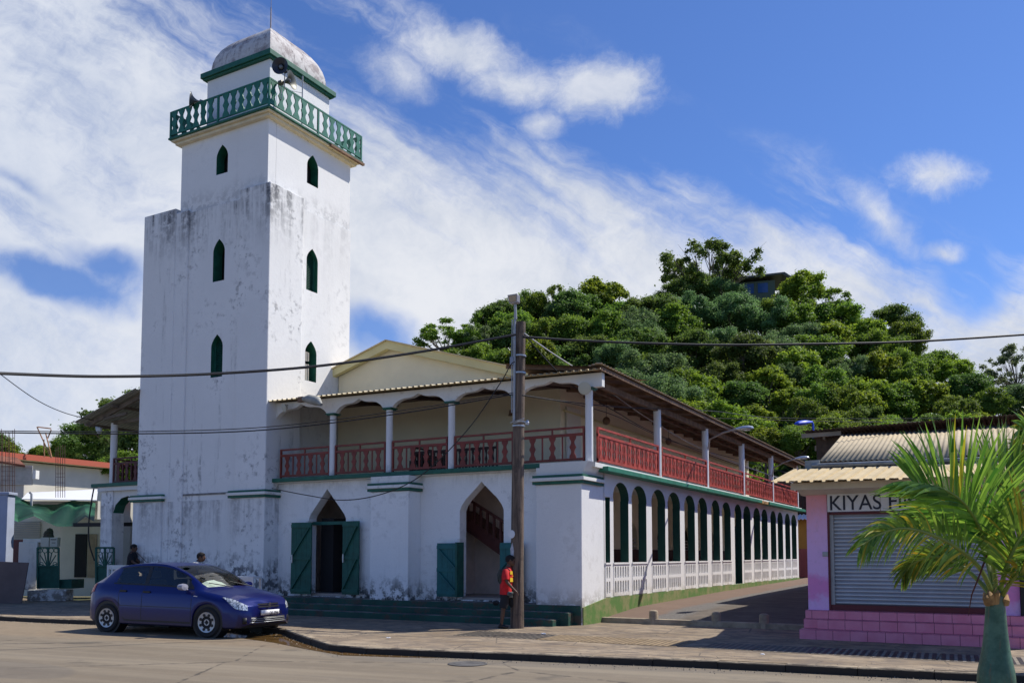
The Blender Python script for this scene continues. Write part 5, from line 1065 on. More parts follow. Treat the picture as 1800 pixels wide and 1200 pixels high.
    # panel gaps
    for s in (1,-1):
        g=MB()
        for u in (.88,-.40,-1.02): patch(g,u+.006,u-.006,lambda a:1.2,lambda a:5.6 if u<.5 else 5.0,s,.0015,1,12)
        patch(g,.88,-1.0,lambda a:1.15,lambda a:1.28,s,.0015,12,1); 
        patch(g,.90,-1.15,lambda a:2.25,lambda a:2.28,s,.005,12,1)
        patch(g,1.98,1.12,lambda a:5.3,lambda a:5.36,s,.002,12,1)
        g.build('door_seams',M_BLACK,t)
    for s in (1,-1):
        g=MB()
        patch(g,.86,-1.28,lambda a:5.9,lambda a:6.08,s,.004,20,1); patch(g,.80,-1.28,lambda a:6.95,lambda a:7.1,s,.004,20,1)
        for u in (-.40,): patch(g,u+.05,u-.05,lambda a:6.,lambda a:7.05,s,.003,1,3)
        patch(g,.86,.74,lambda a:6.,lambda a:6.3+.5*a,s,.003,3,3)
        g.build('window_trim',M_BLACK,t)
    lens=mat('headlamp_lens',(.62,.66,.68),.12,metal=.35,spec=.8,fn=lambda q,P,O,c,b: q.mix(q.ss(q.noise(P,28,4,.7),.42,.6),(.20,.23,.25),(.85,.88,.88)))
    for s in (1,-1):
        g=MB(); patch(g,1.62,2.115,lambda a:4.3-1.5*min(1,a*1.6),lambda a:4.6+.75*a-.9*max(0,a-.7),s,.008,14,5); g.build('headlight',lens,t,smooth=True)
        g=MB(); patch(g,-1.76,-2.05,lambda a:3.0,lambda a:4.9-.3*a,s,.008,6,4); g.build('tail_light',mat('tail_lamp_red',(.35,.01,.015),.2),t,smooth=True)
        g=MB(); patch(g,1.02,.93,lambda a:3.0,lambda a:3.25,s,.008,2,1); g.build('side_repeater',mat('repeater_lens',(.75,.6,.5),.3),t)
        for u in (-.28,-.92):
            p=Vector(S(u,3.55,.012,s)); g=MB(); g.box(-.09,.09,-.012,.012,-.022,.022); g.build('door_handle',M_BLACK,t,bevel=.008,loc=p)
        p=Vector(S(.72,4.9,.02,s)); mr=MB(); mr.lathe([(.0,-.10),(.075,-.08),(.095,.0),(.085,.05),(0,.06)],14,(p.x,p.y+s*.11,p.z+.055),(1,0,0)); mr.v=[(x,y,p.z+.055+(z-p.z-.055)*.75) for x,y,z in mr.v]
        mr.tube([(p.x,p.y,p.z),(p.x,p.y+s*.08,p.z+.03)],.025,6); mr.build('door_mirror',paint if s>0 else mat('pale_mirror_shell',(.30,.30,.36),.35),t,smooth=True)
    # grille, bumper intake, plate, badge
    g=MB()
    for z in (.665,.615): 
        rows=[[],[]]
        for k in range(13): y=-.30+k*.05; x=2.163-.35*y*y+(.02 if z<.65 else -.008); rows[0].append((x+.004,y,z-.016)); rows[1].append((x-.004,y,z+.016))
        g.sheet(rows)
    g.build('grille_slot',M_BLACK,t)
    def nose(y0,y1,z0,z1,xo,m,name,cur=.28):
        g=MB(); rows=[[],[]]; n=16
        for k in range(n+1): y=y0+(y1-y0)*k/n; x=xo-cur*y*y; rows[0].append((x,y,z0)); rows[1].append((x,y,z1))
        g.sheet(rows); return g.build(name,m,t,sol=.02,smooth=True)
    nose(-.66,.66,.285,.41,2.185,M_BLACK,'lower_intake'); nose(-.52,.52,.30,.312,2.20,M_METAL,'chrome_strip'); nose(-.50,.50,.34,.348,2.199,M_METAL,'chrome_strip'); nose(-.48,.48,.375,.382,2.198,M_METAL,'chrome_strip')
    pl=nose(-.26,.26,.445,.545,2.20,mat('plate_white',(.75,.75,.76),.4),'number_plate',.05)
    text('DF 794 XL','plate_lettering',.105,mat('plate_black',(.02,.02,.02),.5),t,(2.214,-.215,.458),(R(90),0,R(90)),.002,.78)
    g=MB(); E_=[(0,0),(.02,.0),(.03,.03),(.05,.0),(.07,.0),(.06,.045),(.075,.07),(.06,.08),(.055,.11),(.02,.115),(.0,.095),(.015,.085),(-.005,.06),(.015,.05)]
    g.poly([E_],lambda a,b_,d:(2.168+d,a-.035,.585+b_),.012); g.build('nose_badge',mat('chrome',(.8,.8,.82),.15,metal=1.),t)
    # wheels
    tyre=mat('tyre_rubber',(.014,.014,.015),.8); rim=mat('silver_hubcap',(.42,.44,.47),.35,metal=.5)
    for w in WC:
        for s in (1,-1):
            c=(w,s*.775,.31)
            wo=bpy.data.objects.new('wheel',None); COL.objects.link(wo); wo.parent=t; wo.location=c; wo.scale=(1.0/1.0,1,1)
            g=MB(); g.lathe([(.20,-.09),(.28,-.10),(.305,-.08),(.312,-.04),(.312,.04),(.305,.08),(.28,.10),(.20,.085)],36,(0,0,0),(0,s,0)); g.build('tyre',tyre,wo,smooth=True)
            g=MB(); g.lathe([(.0,.075),(.05,.088),(.09,.08),(.185,.093),(.205,.098),(.21,.085),(.20,.04)],36,(0,0,0),(0,s,0)); 
            for k in range(8):
                a=2*math.pi*(k+.5)/8; g.lathe([(0,.0),(.031,.0),(.031,.004),(0,.004)],10,(math.cos(a)*.152,s*.093,math.sin(a)*.152),(0,s,0),1)
            for k in range(4): a=2*math.pi*k/4; g.lathe([(0,.0),(.008,.0),(.008,.004),(0,.004)],8,(math.cos(a)*.045,s*.088,math.sin(a)*.045),(0,s,0),1)
            g.build('hubcap',[rim,M_BLACK],wo,smooth=True)
    g=MB(); g.box(-1.95,2.0,-.70,.70,.20,.42); 
    for w in WC:
        for s in (1,-1): g.lathe([(.37,-.12),(.37,.10),(.0,.10),(0,-.12)],20,(w,s*.72,.32),(0,-s,0))
    g.build('underbody',M_BLACK,t)
    # cabin
    seat=mat('dark_seat_fabric',(.03,.032,.04),.9,var=.2); g=MB(); g.box(.75,1.25,-.66,.66,.70,.93); g.box(-1.6,1.0,-.68,.68,.40,.48); g.box(.55,.85,-.64,.64,.78,.955); g.build('dashboard',mat('grey_dashboard',(.07,.075,.08),.8),t,bevel=.03)
    for x,y in ((-.15,-.36),(-.15,.36)):
        g=MB(); g.box(x-.25,x+.30,y-.24,y+.24,.48,.66); g.beam((x-.22,y,.62),(x-.38,y,1.13),.46,.12,up=(1,0,0)); g.beam((x-.38,y,1.16),(x-.42,y,1.33),.26,.09,up=(1,0,0)); g.build('seat',seat,t,bevel=.04)
    g=MB(); g.box(-1.25,-.8,-.62,.62,.48,.66); g.beam((-1.2,0,.62),(-1.38,0,1.08),1.25,.12,up=(1,0,0)); g.beam((-1.38,-.35,1.10),(-1.40,-.35,1.22),.25,.08,up=(1,0,0)); g.beam((-1.38,.35,1.10),(-1.40,.35,1.22),.25,.08,up=(1,0,0)); g.build('seat',seat,t,bevel=.03)
    g=MB(); P=[(.48+.08*math.sin(a),.36+.18*math.cos(a),.98+.16*math.sin(a)) for a in [k*math.pi/8 for k in range(17)]]; g.tube(P,.016,6,cap=False); g.beam((.48,.20,.98),(.48,.52,.98),.03,.03); g.tube([(.48,.36,.98),(.8,.36,.86)],.03,6); g.build('steering_wheel',M_BLACK,t)
    g=MB(); n=9; rows=[]
    for j in range(4): rows.append([(.62+.36*j/3+.02*(k%2),-.52+.95*k/n,.965+.012*(k%2)+(.16-.05*j)*math.sin(math.pi*k/n)*(1-j/3)) for k in range(n+1)])
    g.sheet(rows); g.build('folded_sunshade',mat('silver_sunshade',(.62,.66,.58),.5),t)
    g=MB(); g.box(.30,.34,-.11,.11,1.28,1.35); g.build('rear_view_mirror',M_BLACK,t)
    g=MB(); g.tube([(1.22,-.1,1.0),(1.02,-.55,1.09)],.01,5); g.tube([(1.22,.45,1.0),(1.06,-.02,1.11)],.01,5); g.build('wiper',M_BLACK,t)
    g=MB(); g.tube([(-1.15,0,1.48),(-1.5,0,1.75)],.008,5); g.build('aerial',M_BLACK,t)
build_car()
for o_ in [o_ for o_ in bpy.data.objects if o_.parent and o_.parent.name=='parked_car' and o_.type=='MESH' and o_.location.length<1e-6]:
    for v_ in o_.data.vertices:
        x=v_.co.x
        if x>1.64: v_.co.x=1.64+(x-1.64)*.74
        elif x<-1.72: v_.co.x=-1.72+(x+1.72)*.82
# ================= PEOPLE =================
SKIN=mat('dark_brown_skin',(.11,.055,.034),.5,var=.1); HAIR=mat('black_hair',(.012,.01,.009),.85)
def skinbody(t,J,E,root,m=SKIN,name='body'):
    names=list(J); me=bpy.data.meshes.new(name); me.from_pydata([tuple(J[n][0]) for n in names],[(names.index(a),names.index(b_)) for a,b_ in E],[]); me.materials.append(m)
    o=bpy.data.objects.new(name,me); COL.objects.link(o); o.parent=t; md=o.modifiers.new('skin','SKIN'); md.use_smooth_shade=True
    if not me.skin_vertices: 
        import bmesh
        b=bmesh.new(); b.from_mesh(me); b.verts.layers.skin.verify(); b.to_mesh(me); b.free()
    for n,sv in zip(names,me.skin_vertices[0].data):
        r=J[n][1]; sv.radius=(r,r) if not isinstance(r,tuple) else r; sv.use_root=(n==root)
    md2=o.modifiers.new('sub','SUBSURF'); md2.levels=1; md2.render_levels=2
    return o
def hand(J,E,wrist,key,dirv,side,nrm,curl=.35,s=1.):
    """palm, four bent fingers and a thumb grown from the wrist"""
    d=Vector(dirv).normalized(); sd_=Vector(side).normalized(); n=Vector(nrm).normalized(); w=Vector(J[wrist][0]); p=w+d*.075*s; J[key+'p']=(p,.030*s); E.append((wrist,key+'p'))
    for i,(off,L) in enumerate(((-.03,.072),(-.01,.082),(.01,.076),(.029,.06))):
        a=p+sd_*off*s+d*.02*s; b_=a+(d*(1-curl)+n*curl).normalized()*L*.55*s; c=b_+(d*(1-2*curl)+n*2*curl).normalized()*L*.5*s
        for k,q in (('a',a),('b',b_),('c',c)): J[key+'f%d'%i+k]=(q,{'a':.011,'b':.0095,'c':.008}[k]*s)
        E+= [(key+'p',key+'f%da'%i),(key+'f%da'%i,key+'f%db'%i),(key+'f%db'%i,key+'f%dc'%i)]
    a=w+d*.03*s-sd_*.035*s; b_=a+(d*.6-sd_*.5+n*.4).normalized()*.05*s; J[key+'ta']=(a,.012*s); J[key+'tb']=(b_,.0095*s); E+=[(wrist,key+'ta'),(key+'ta',key+'tb')]
def loft(secs,n=16,closed=True):
    """secs: (centre, vecA, vecB) ellipses"""
    g=MB(); vs=[]; fs=[]
    for c,a,b_ in secs:
        c=Vector(c); a=Vector(a); b_=Vector(b_)
        for k in range(n): t=2*math.pi*k/n; vs.append(c+a*math.cos(t)+b_*math.sin(t))
    for i in range(len(secs)-1):
        for k in range(n): fs.append((i*n+k,i*n+(k+1)%n,(i+1)*n+(k+1)%n,(i+1)*n+k))
    if closed: fs+=[tuple(range(n-1,-1,-1)),tuple((len(secs)-1)*n+k for k in range(n))]
    g.add(vs,fs); return g
def headshape(t,c,f,s,r=.105,m=SKIN,hair=True):
    """c head centre, f facing, s side"""
    c=Vector(c); f=Vector(f).normalized(); s=Vector(s).normalized(); u=Vector((0,0,1)); g=MB()
    prof=[(-.135,.045,.0),(-.12,.055,.02),(-.09,.075,.018),(-.05,.084,.008),(0,.088,.0),(.05,.085,-.004),(.09,.068,-.006),(.115,.042,-.006),(.125,.0,-.006)]
    n=18; vs=[]; fs=[]
    for z,rr,fo in prof:
        for k in range(n):
            a=2*math.pi*k/n; x=math.cos(a); y=math.sin(a); rad=rr*(1.16 if x>0 else 1.2); p=c+u*z+f*(x*rad+fo)+s*(y*rr*.86)
            if x>.9: # nose, lips, brow in the facing column
                if abs(z+.02)<.035: p+=f*.0
            vs.append(p)
    for i in range(len(prof)-1):
        for k in range(n): fs.append((i*n+k,i*n+(k+1)%n,(i+1)*n+(k+1)%n,(i+1)*n+k))
    g.add(vs,fs)
    g.lathe([(.004,.03),(.014,.0),(.02,-.03),(.012,-.045)],8,c+f*.105+u*(-.01),(u*.95-f*.25)) # nose
    g.lathe([(0,-.02),(.012,-.012),(.013,.012),(0,.02)],8,c+f*.098-u*.065,s)   # lips
    for k in (-1,1):
        g.lathe([(0,-.02),(.022,-.012),(.026,.01),(.01,.02)],8,c+s*(.078*k)-u*.005,(s*k+f*-.3)); g.lathe([(0,-.006),(.014,0),(0,.006)],8,c+f*.094+s*(.032*k)+u*.018,f)
    g.build('head',m,t,smooth=True)
    if hair:
        h=MB(); vs=[];fs=[]; pr=[(-.02,.092),(.03,.097),(.075,.086),(.11,.058),(.132,.0)]
        for z,rr in pr:
            for k in range(n): a=2*math.pi*k/n; x=math.cos(a); zz=z+(.055 if (x>.55 and z<.05) else 0)+(-.03 if x<-.3 and z<0 else 0); vs.append(c+u*zz+f*(x*rr*1.2-.006)+s*(math.sin(a)*rr*.90))
        for i in range(len(pr)-1):
            for k in range(n): fs.append((i*n+k,i*n+(k+1)%n,(i+1)*n+(k+1)%n,(i+1)*n+k))
        h.add(vs,fs); h.build('hair',HAIR,t,smooth=True)
def person1():
    d=21.1; o=atZ(893,1104,.0); o.z=0; t=thing('person','man in red shirt and black shorts with a backpack walking past the utility pole','person',o)
    f=RV.copy(); s=-FH.copy(); P=lambda x,y,off=0.: at(x,y,o.dot(FH)+off)-o
    J={}; E=[]
    def j(n,x,y,off,r): J[n]=(P(x,y,off),r)
    j('pel',890,1042,0,.12); j('wa',889.5,1030,0,.11); j('ch',890,1012,0,.12); j('nk0',892.5,1000,0,.07); j('nk',895.5,992,0,.052); j('hd',897,985,0,.06)
    E+=[('pel','wa'),('wa','ch'),('ch','nk0'),('nk0','nk'),('nk','hd')]
    j('shn',888.5,1003,-.19,.055); j('eln',890.5,1022,-.25,.042); j('wrn',904,1036.5,-.27,.028); j('shf',892,1003,.19,.055); j('elf',886,1022,.24,.042); j('wrf',884,1040,.24,.028)
    E+=[('ch','shn'),('shn','eln'),('eln','wrn'),('ch','shf'),('shf','elf'),('elf','wrf')]
    j('hpn',888,1047,-.09,.09); j('knn',884.5,1071,-.10,.058); j('cfn',883.2,1080,-.10,.056); j('ann',881.5,1097,-.10,.036); j('fnn',887,1101.5,-.10,.034); j('hpf',892,1047,.09,.09); j('knf',903.5,1068,.10,.058); j('cff',903,1079,.10,.056); j('anf',904.5,1096,.10,.036); j('fnf',911,1101,.10,.034)
    E+=[('pel','hpn'),('hpn','knn'),('knn','cfn'),('cfn','ann'),('ann','fnn'),('pel','hpf'),('hpf','knf'),('knf','cff'),('cff','anf'),('anf','fnf')]
    hand(J,E,'wrn','hn',(P(911,1043)-P(904,1036.5)),f.cross(Vector((0,0,1))),Vector((0,0,-1)),.35); hand(J,E,'wrf','hf',(0,0,-1),s,f,.3)
    skinbody(t,J,E,'pel'); headshape(t,P(897.2,984),f-Vector((0,0,.08)),s)
    red=mat('red_shirt',(.62,.012,.015),.75,fn=lambda q,P_,O,c,b: q.mix(q.ss(q.noise(P_,9,4,.6),.35,.7),(.50,.008,.012),(.72,.02,.02)))
    g=loft([(P(889.5,1044),f*.155,s*.215),(P(889.5,1036),f*.15,s*.21),(P(889.8,1024),f*.155,s*.205),(P(890.5,1012),f*.165,s*.215),(P(891,1004),f*.14,s*.215),(P(892.8,998.5),f*.09,s*.14),(P(894,995.5),f*.062,s*.065)],20,False)
    g.tube([P(889,1002.5,-.16),P(889,1008,-.22),P(890,1018.5,-.25)],[.075,.083,.078],12,cap=False); g.tube([P(892,1002.5,.16),P(889,1008,.22),P(887,1018,.25)],[.075,.083,.078],12,cap=False)
    g.build('shirt',red,t,smooth=True)
    g=loft([(P(889.5,1035.5),f*.135,s*.185),(P(890,1043),f*.16,s*.195),(P(891,1049),f*.165,s*.20)],18)
    g.tube([P(888,1044,-.09),P(886.5,1058,-.10),P(884.7,1068,-.10)],[.10,.108,.098],14); g.tube([P(892,1044,.09),P(899.5,1056,.10),P(904,1064,.10)],[.10,.108,.098],14); g.build('shorts',mat('black_shorts',(.018,.019,.022),.85,var=.3),t,smooth=True)
    g=MB()
    for (ax,ay,tx,ty,off) in ((881,1101,892,1103,-.10),(904,1100.5,917,1103,.10)):
        a=P(ax,ay-1,off); b_=P(tx,ty-1.2,off); b_.z=max(b_.z,.04); a.z=max(a.z,.055); g.tube([a+Vector((0,0,.06)),a-f*.05,a+f*.04,b_-f*.05,b_+f*.03],[.045,.05,.052,.046,.02],10)
    for k in (0,1): pass
    g.build('shoe',M_BLACK,t,smooth=True)
    g=loft([(P(883.5,1026),f*.07,s*.13),(P(882,1020),f*.10,s*.15),(P(881.5,1010),f*.105,s*.15),(P(883,1001),f*.08,s*.13),(P(884.5,998),f*.03,s*.08)],14); g.build('backpack',mat('grey_backpack',(.05,.052,.045),.85,var=.4,vs=12.),t,smooth=True)
    g=MB(); g.tube([P(884,1002,-.13),P(889,997.5,-.13),P(895,1001,-.15),P(896,1010,-.17),P(891,1021,-.18)],.022,6); g.tube([P(884,1002,.13),P(889,997.5,.13),P(895,1001,.15)],.022,6); g.build('backpack_strap',mat('grey_backpack',(0,0,0)),t,smooth=True)
    yel=mat('yellow_print',(.85,.55,.02),.7); g=MB()
    for (x0,y0,x1,y1,o1) in ((897.0,1003,901.0,1009,-.17),(896.8,1014.5,901.5,1022,-.165),(898,1010.5,902,1012.5,-.155)):
        g.poly([[(x0,y0),(x1,y0+.5),(x1+.4,y1),(x0-.2,y1)]],lambda a,b_,dd:P(a,b_,o1-.03+dd+(a-897)*.02),.012)
    g.build('shirt_print',yel,t)
    g=MB(); g.tube([P(893.5,1042,-.2),P(897,1044,-.23),P(902,1041,-.2)],[.05,.06,.03],10); g.build('waist_bag',mat('grey_cloth_bag',(.10,.11,.11),.85,var=.3,vs=14.),t,smooth=True)
person1()
def simple_person(label,hx,hy,d,lean,shirt,pants,sit=False,face=1):
    zc=at(hx,hy,d); f=RV*face; s=-FH; o=Vector((zc.x,zc.y,0))-f*lean; t=thing('person',label,'person',o); H=zc.z; hd=Vector((0,0,H))+f*lean
    if sit: hip=Vector((0,0,H-.72)); 
    else: hip=Vector((0,0,H-.70))
    ch=hip.lerp(hd,.52)-f*lean*.10; sh=hip.lerp(hd,.70)-f*lean*.05; nk=hip.lerp(hd,.86)
    J={'pel':(hip,.12),'wa':(hip.lerp(ch,.5),.11),'ch':(ch,.12),'sh':(sh,.09),'nk':(nk,.055),'hd':(hd-Vector((0,0,.03)),.06)}; E=[('pel','wa'),('wa','ch'),('ch','sh'),('sh','nk'),('nk','hd')]
    for k,nm in ((-1,'a'),(1,'b')):
        S_=sh+s*(.19*k); el=S_+f*(.10)+Vector((0,0,-.27))+s*(.04*k); wr=el+f*.2+Vector((0,0,-.10))
        J['s'+nm]=(S_,.055);J['e'+nm]=(el,.042);J['w'+nm]=(wr,.028); E+=[('sh','s'+nm),('s'+nm,'e'+nm),('e'+nm,'w'+nm)]; hand(J,E,'w'+nm,'h'+nm,f-Vector((0,0,.4)),s*-k,(0,0,-1),.35)
        hp=hip+s*(.09*k); kn=hp+f*.42+Vector((0,0,.02)) if sit else Vector((0,0,hip.z*.52))+s*(.1*k)+f*.05; an=(kn+Vector((0,0,-min(kn.z-.08,.42)))) if sit else Vector((0,0,.08))+s*(.1*k); J['p'+nm]=(hp,.09);J['k'+nm]=(kn,.06);J['n'+nm]=(an,.036);J['f'+nm]=(an+f*.13-Vector((0,0,.03)),.035); E+=[('pel','p'+nm),('p'+nm,'k'+nm),('k'+nm,'n'+nm),('n'+nm,'f'+nm)]
    skinbody(t,J,E,'pel'); headshape(t,hd,f,s)
    ax=(sh-hip).normalized(); fa=(f-ax*f.dot(ax)).normalized(); g=loft([(hip-ax*.04,fa*.14,s*.19),(hip.lerp(sh,.35),fa*.14,s*.19),(hip.lerp(sh,.75),fa*.15,s*.205),(sh+ax*.03,fa*.11,s*.20),(sh.lerp(nk,.75),fa*.06,s*.075)],18,False)
    for nm in 'ab': g.tube([J['s'+nm][0]-s*0.0,J['s'+nm][0].lerp(J['e'+nm][0],.45),J['s'+nm][0].lerp(J['e'+nm][0],.8)],[.072,.07,.068],12)
    g.build('shirt',shirt,t,smooth=True); g=loft([(hip+Vector((0,0,.05)),f*.13,s*.18),(hip-Vector((0,0,.10)),f*.14,s*.19)],16)
    for nm in 'ab': g.tube([J['p'+nm][0],J['k'+nm][0],J['n'+nm][0]+Vector((0,0,.05))],[.105,.08,.06],12)
    g.build('trousers',pants,t,smooth=True); g=MB()
    for nm in 'ab': a=J['n'+nm][0]; g.tube([a+Vector((0,0,.03)),a-Vector((0,0,.03)),a+f*.08-Vector((0,0,.035)),a+f*.19-Vector((0,0,.045))],[.045,.048,.045,.02],10)
    g.build('shoe',M_BLACK,t,smooth=True)
simple_person('person in pale grey shirt leaning forward behind the blue car',353.5,978,24.6,.32,mat('pale_grey_shirt',(.50,.50,.48),.85),M_BLACK)
simple_person('person in dark clothes seated in the shade behind the left green gate',235.5,962,30.3,.10,mat('black_cloth',(.015,.015,.018),.9),M_BLACK,sit=True)
t=thing('bench_block','low white block seat under the left veranda arch','block',at(236,975,30.3)*1.0); t.location.z=0; g=MB(); g.box(-.4,.4,-.3,.3,.2,.95); g.build('block',M_WHT,t)
t=thing('white_rail','white pierced low rail behind the roof of the blue car','rail',at(222,975,29)*1.0,0); t.location.z=0; t.rotation_euler.z=0; g=MB()
g.box(-.9,.9,-.04,.04,1.28,1.42); g.box(-.9,.9,-.04,.04,.3,.45)
for k in range(9): g.box(-.9+k*.215,-.82+k*.215,-.04,.04,.45,1.28)
g.build('balusters',M_WHT,t)
t=thing('side_table','worn white painted table standing against the minaret wall behind the car bonnet','table',at(432,975,23.9)*1.0,YAW*.6); t.location.z=0; g=MB(); g.box(-.36,.36,-.25,.25,1.12,1.18); g.box(-.34,.34,-.24,-.21,.95,1.12); g.box(-.34,.34,-.24,-.21,.6,.68); g.build('tabletop',M_WHT,t)
for x in (-.33,.33):
    for y in (-.22,.22): g=MB(); g.box(x-.03,x+.03,y-.03,y+.03,0,1.12); g.build('leg',M_WHT,t)
# ================= VERANDA FURNITURE =================
def yb(x0,y0,x1,y1,Y,th,g,zb=None):
    a=atY(x0,y1,Y); b_=atY(x1,y0,Y); return a.x,b_.x,(a.z if zb is None else zb),b_.z
t=thing('cabinet','long dark wooden cabinet standing behind the balcony railing','cabinet',(-17.,22.6,4.12)); x0,x1,z0,z1=yb(637,829,738,765,22.4,.5,None,4.12)
g=MB(); g.box(x0+17,x1+17,-.2,.3,0,z1-4.12-.03); g.build('body',M_DWOOD,t); g=MB(); g.box(x0+16.96,x1+17.04,-.24,.34,z1-4.15,z1-4.10); g.build('top',M_DWOOD,t)
t=thing('chair','carved dark wooden chair with slatted back on the balcony','chair',(-15.,22.2,4.12)); x0,x1,z0,z1=yb(735,829,765,756,22.2,.5,None,4.12); a,b_=x0+15,x1+15; h=z1-4.12; g=MB()
g.box(a,a+.05,0,.05,0,h); g.box(b_-.05,b_,0,.05,0,h); g.box(a,b_,0,.04,h-.12,h); g.box(a,b_,0,.04,h-.3,h-.25); g.box(a,b_,0,.04,.5,.56)
for k in range(5): x=a+(b_-a)*(k+.5)/5; g.box(x-.03,x+.03,.005,.035,.5,h-.1)
g.build('backrest',M_RED,t); g=MB(); g.box(a,b_,-.45,.05,.42,.47); g.build('seat',M_DWOOD,t)
for x in (a,b_-.05): g=MB(); g.box(x,x+.05,-.45,-.4,0,.42); g.build('leg',M_DWOOD,t)
# ================= STREET ITEMS =================
M_CW=mat('low_wall_concrete',(.34,.28,.20),.92,var=.35,vs=3.,bump=.4)
t=thing('low_wall','low concrete kerb wall across the mouth of the alley','wall',(-6.8,21.55,0)); g=MB(); g.box(-2.9,2.95,-.1,.1,-.05,.135); g.build('wall',M_CW,t,bevel=.02)
for px,lb in ((1042,'concrete bollard nearest the green steps, leftmost on the low wall'),(1149,'concrete bollard second from the left on the low wall, in sun'),(1259,'concrete bollard third from the left, at the shadow edge'),(1343,'concrete bollard nearest the pink shop, in shade')):
    p=atY(px,1085,21.55); t=thing('bollard',lb,'bollard',(p.x,21.55,.0),0,'concrete bollards on the low alley wall'); g=MB(); g.lathe([(.115,.0),(.115,.30),(.10,.335),(.06,.355),(0,.36)],18); g.build('post',M_CW,t,smooth=True)
def grate(x,label,fill=False,w=1.0,y=17.02):
    t=thing('drain_grate',label,'drain grate',(x,y,zpav(x+.5,y)+.002),0,'drain grates along the pavement'); g=MB(); g.box(0,w-.015,-.60,.60,-.03,.006); g.build('frame',mat('rusty_grate_sand',(.26,.19,.11),.9,var=.3) if fill else mat('rusty_grate',(.22,.185,.145),.8,var=.3,vs=5.),t)
    g=MB(); n=8
    for k in range(n): x0=k*w/n+.02; x1=x0+(.035 if fill else .068); d_=.03; g.add([(x0+d_,-.55,.010),(x1+d_,-.55,.010),(x1-d_,.55,.010),(x0-d_,.55,.010),(x0+d_,-.55,.007),(x1+d_,-.55,.007),(x1-d_,.55,.007),(x0-d_,.55,.007)],[(0,1,2,3),(4,7,6,5),(0,4,5,1),(1,5,6,2),(2,6,7,3),(3,7,4,0)])
    g.build('slots',mat('dark_slot_fill',(.14,.10,.06),.9) if fill else M_BLACK,t)  # flat black strips on the plate, painted in for the dark of open slots
    return t
ORD2=ORD
k=0
for x in [-10.7,-9.68,-8.66,-7.64,-6.62,-5.2,-4.18,-3.16,-2.14,-1.12,-.1,.92]:
    fl_=k in (2,3,4); grate(x,('sand filled' if fl_ else 'dark slotted')+f' drain grate in the pavement, {ORD2[k]} from the left',fl_); k+=1
mh=thing('manhole_cover','round iron manhole cover in the asphalt below the pavement grates','manhole cover',atZ(822,1166,.004)); g=MB(); g.lathe([(0,0),(.32,0),(.32,.008),(.29,.012),(.28,.007),(.22,.007),(.21,.012),(.1,.012),(.09,.007),(0,.007)],28); g.build('cover',mat('cast_iron',(.10,.095,.09),.7,var=.3),mh)
# puddle along the kerb
pp=[(352,1117),(420,1120),(480,1128),(540,1140),(600,1150.5),(700,1154),(800,1155),(862,1153.5),(830,1150),(760,1146),(660,1145),(600,1146.5),(560,1136),(515,1121),(480,1109),(430,1106),(380,1107)]
g=MB(); c=[atZ(x,y,.006) for x,y in pp]; g.poly([[(p.x,p.y) for p in c]],lambda a,b_,d:(a,b_,.006-d),.004)
tag(g.build('puddle',mat('muddy_water',(.16,.09,.03),.06,spec=.6)),kind='structure')
rs=random.Random(4)
def crumple(label,px,py,z,sx,sy,sz,m,cat='litter'):
    nm_='plastic_bag' if 'bag' in label and 'lying' in label else 'dropped_item' if 'dark' in label[:6] else 'paper_scrap'
    p=atZ(px,py,z); g=MB(); n,mm=12,7; vs=[]; fs=[]
    for i in range(mm):
        th=math.pi*i/(mm-1)
        for j in range(n): ph=2*math.pi*j/n; k=rs.uniform(.72,1.2); vs.append((sx*math.sin(th)*math.cos(ph)*k,sy*math.sin(th)*math.sin(ph)*k,sz*(math.cos(th)*k+.9)))
    for i in range(mm-1):
        for j in range(n): fs.append((i*n+j,(i+1)*n+j,(i+1)*n+(j+1)%n,i*n+(j+1)%n))
    g.add(vs,fs); o=g.build(nm_,m,smooth=False,loc=p); o.rotation_euler.z=YAW; tag(o,label,cat,'litter along the kerb')
WP=mat('white_plastic',(.75,.70,.62),.5); WP2=mat('white_paper',(.7,.7,.72),.7)
crumple('crumpled white plastic bag lying in the puddle by the kerb',664,1141,.01,.17,.08,.05,WP)
crumple('flattened white bottle in the gutter before the car bumper',487,1107,.02,.10,.03,.03,WP2); crumple('small white scrap on the pavement above the bag in the puddle',683,1121,.09,.05,.03,.012,WP2); crumple('tiny white scrap at the road edge left of the puddle bag',607,1140,.01,.05,.03,.015,WP2)
crumple('white sliver of paper in the puddle right of the bag',718,1146,.01,.10,.015,.01,WP2); crumple('white scrap lying on the first drain grate',955,1114,.012,.06,.03,.015,WP2); crumple('dark dropped object on the green step behind the walker',872,1063,.5,.09,.06,.06,M_BLACK); crumple('white scrap on the shaded pavement right of the alley',1340,1150,.08,.04,.03,.012,WP2)
rg=np.random.default_rng(9); g=MB()
for _ in range(1500):
    x=rg.uniform(-26,1); off=abs(rg.normal(0,.22)); y=yk(x)-.03-off if rg.random()<.8 else yk(x)+.2+off*3; z0=0. if y<yk(x) else zpav(x,y); r=rg.uniform(.006,.022)*(1 if y<yk(x) else .7)
    a=rg.uniform(0,6.3); v_=[(x+r*math.cos(a+k*2.1)*rg.uniform(.7,1.3),y+r*math.sin(a+k*2.1),z0-.004) for k in range(3)]+[(x,y,z0+r*rg.uniform(.6,1.1))]
    g.add(v_,[(0,1,3),(1,2,3),(2,0,3)])
tag(g.build('gravel',mat('grit',(.30,.25,.19),.9,var=.5,vs=30.)),'loose grit and pebbles gathered in the gutter along the kerb','gravel',kind='stuff')
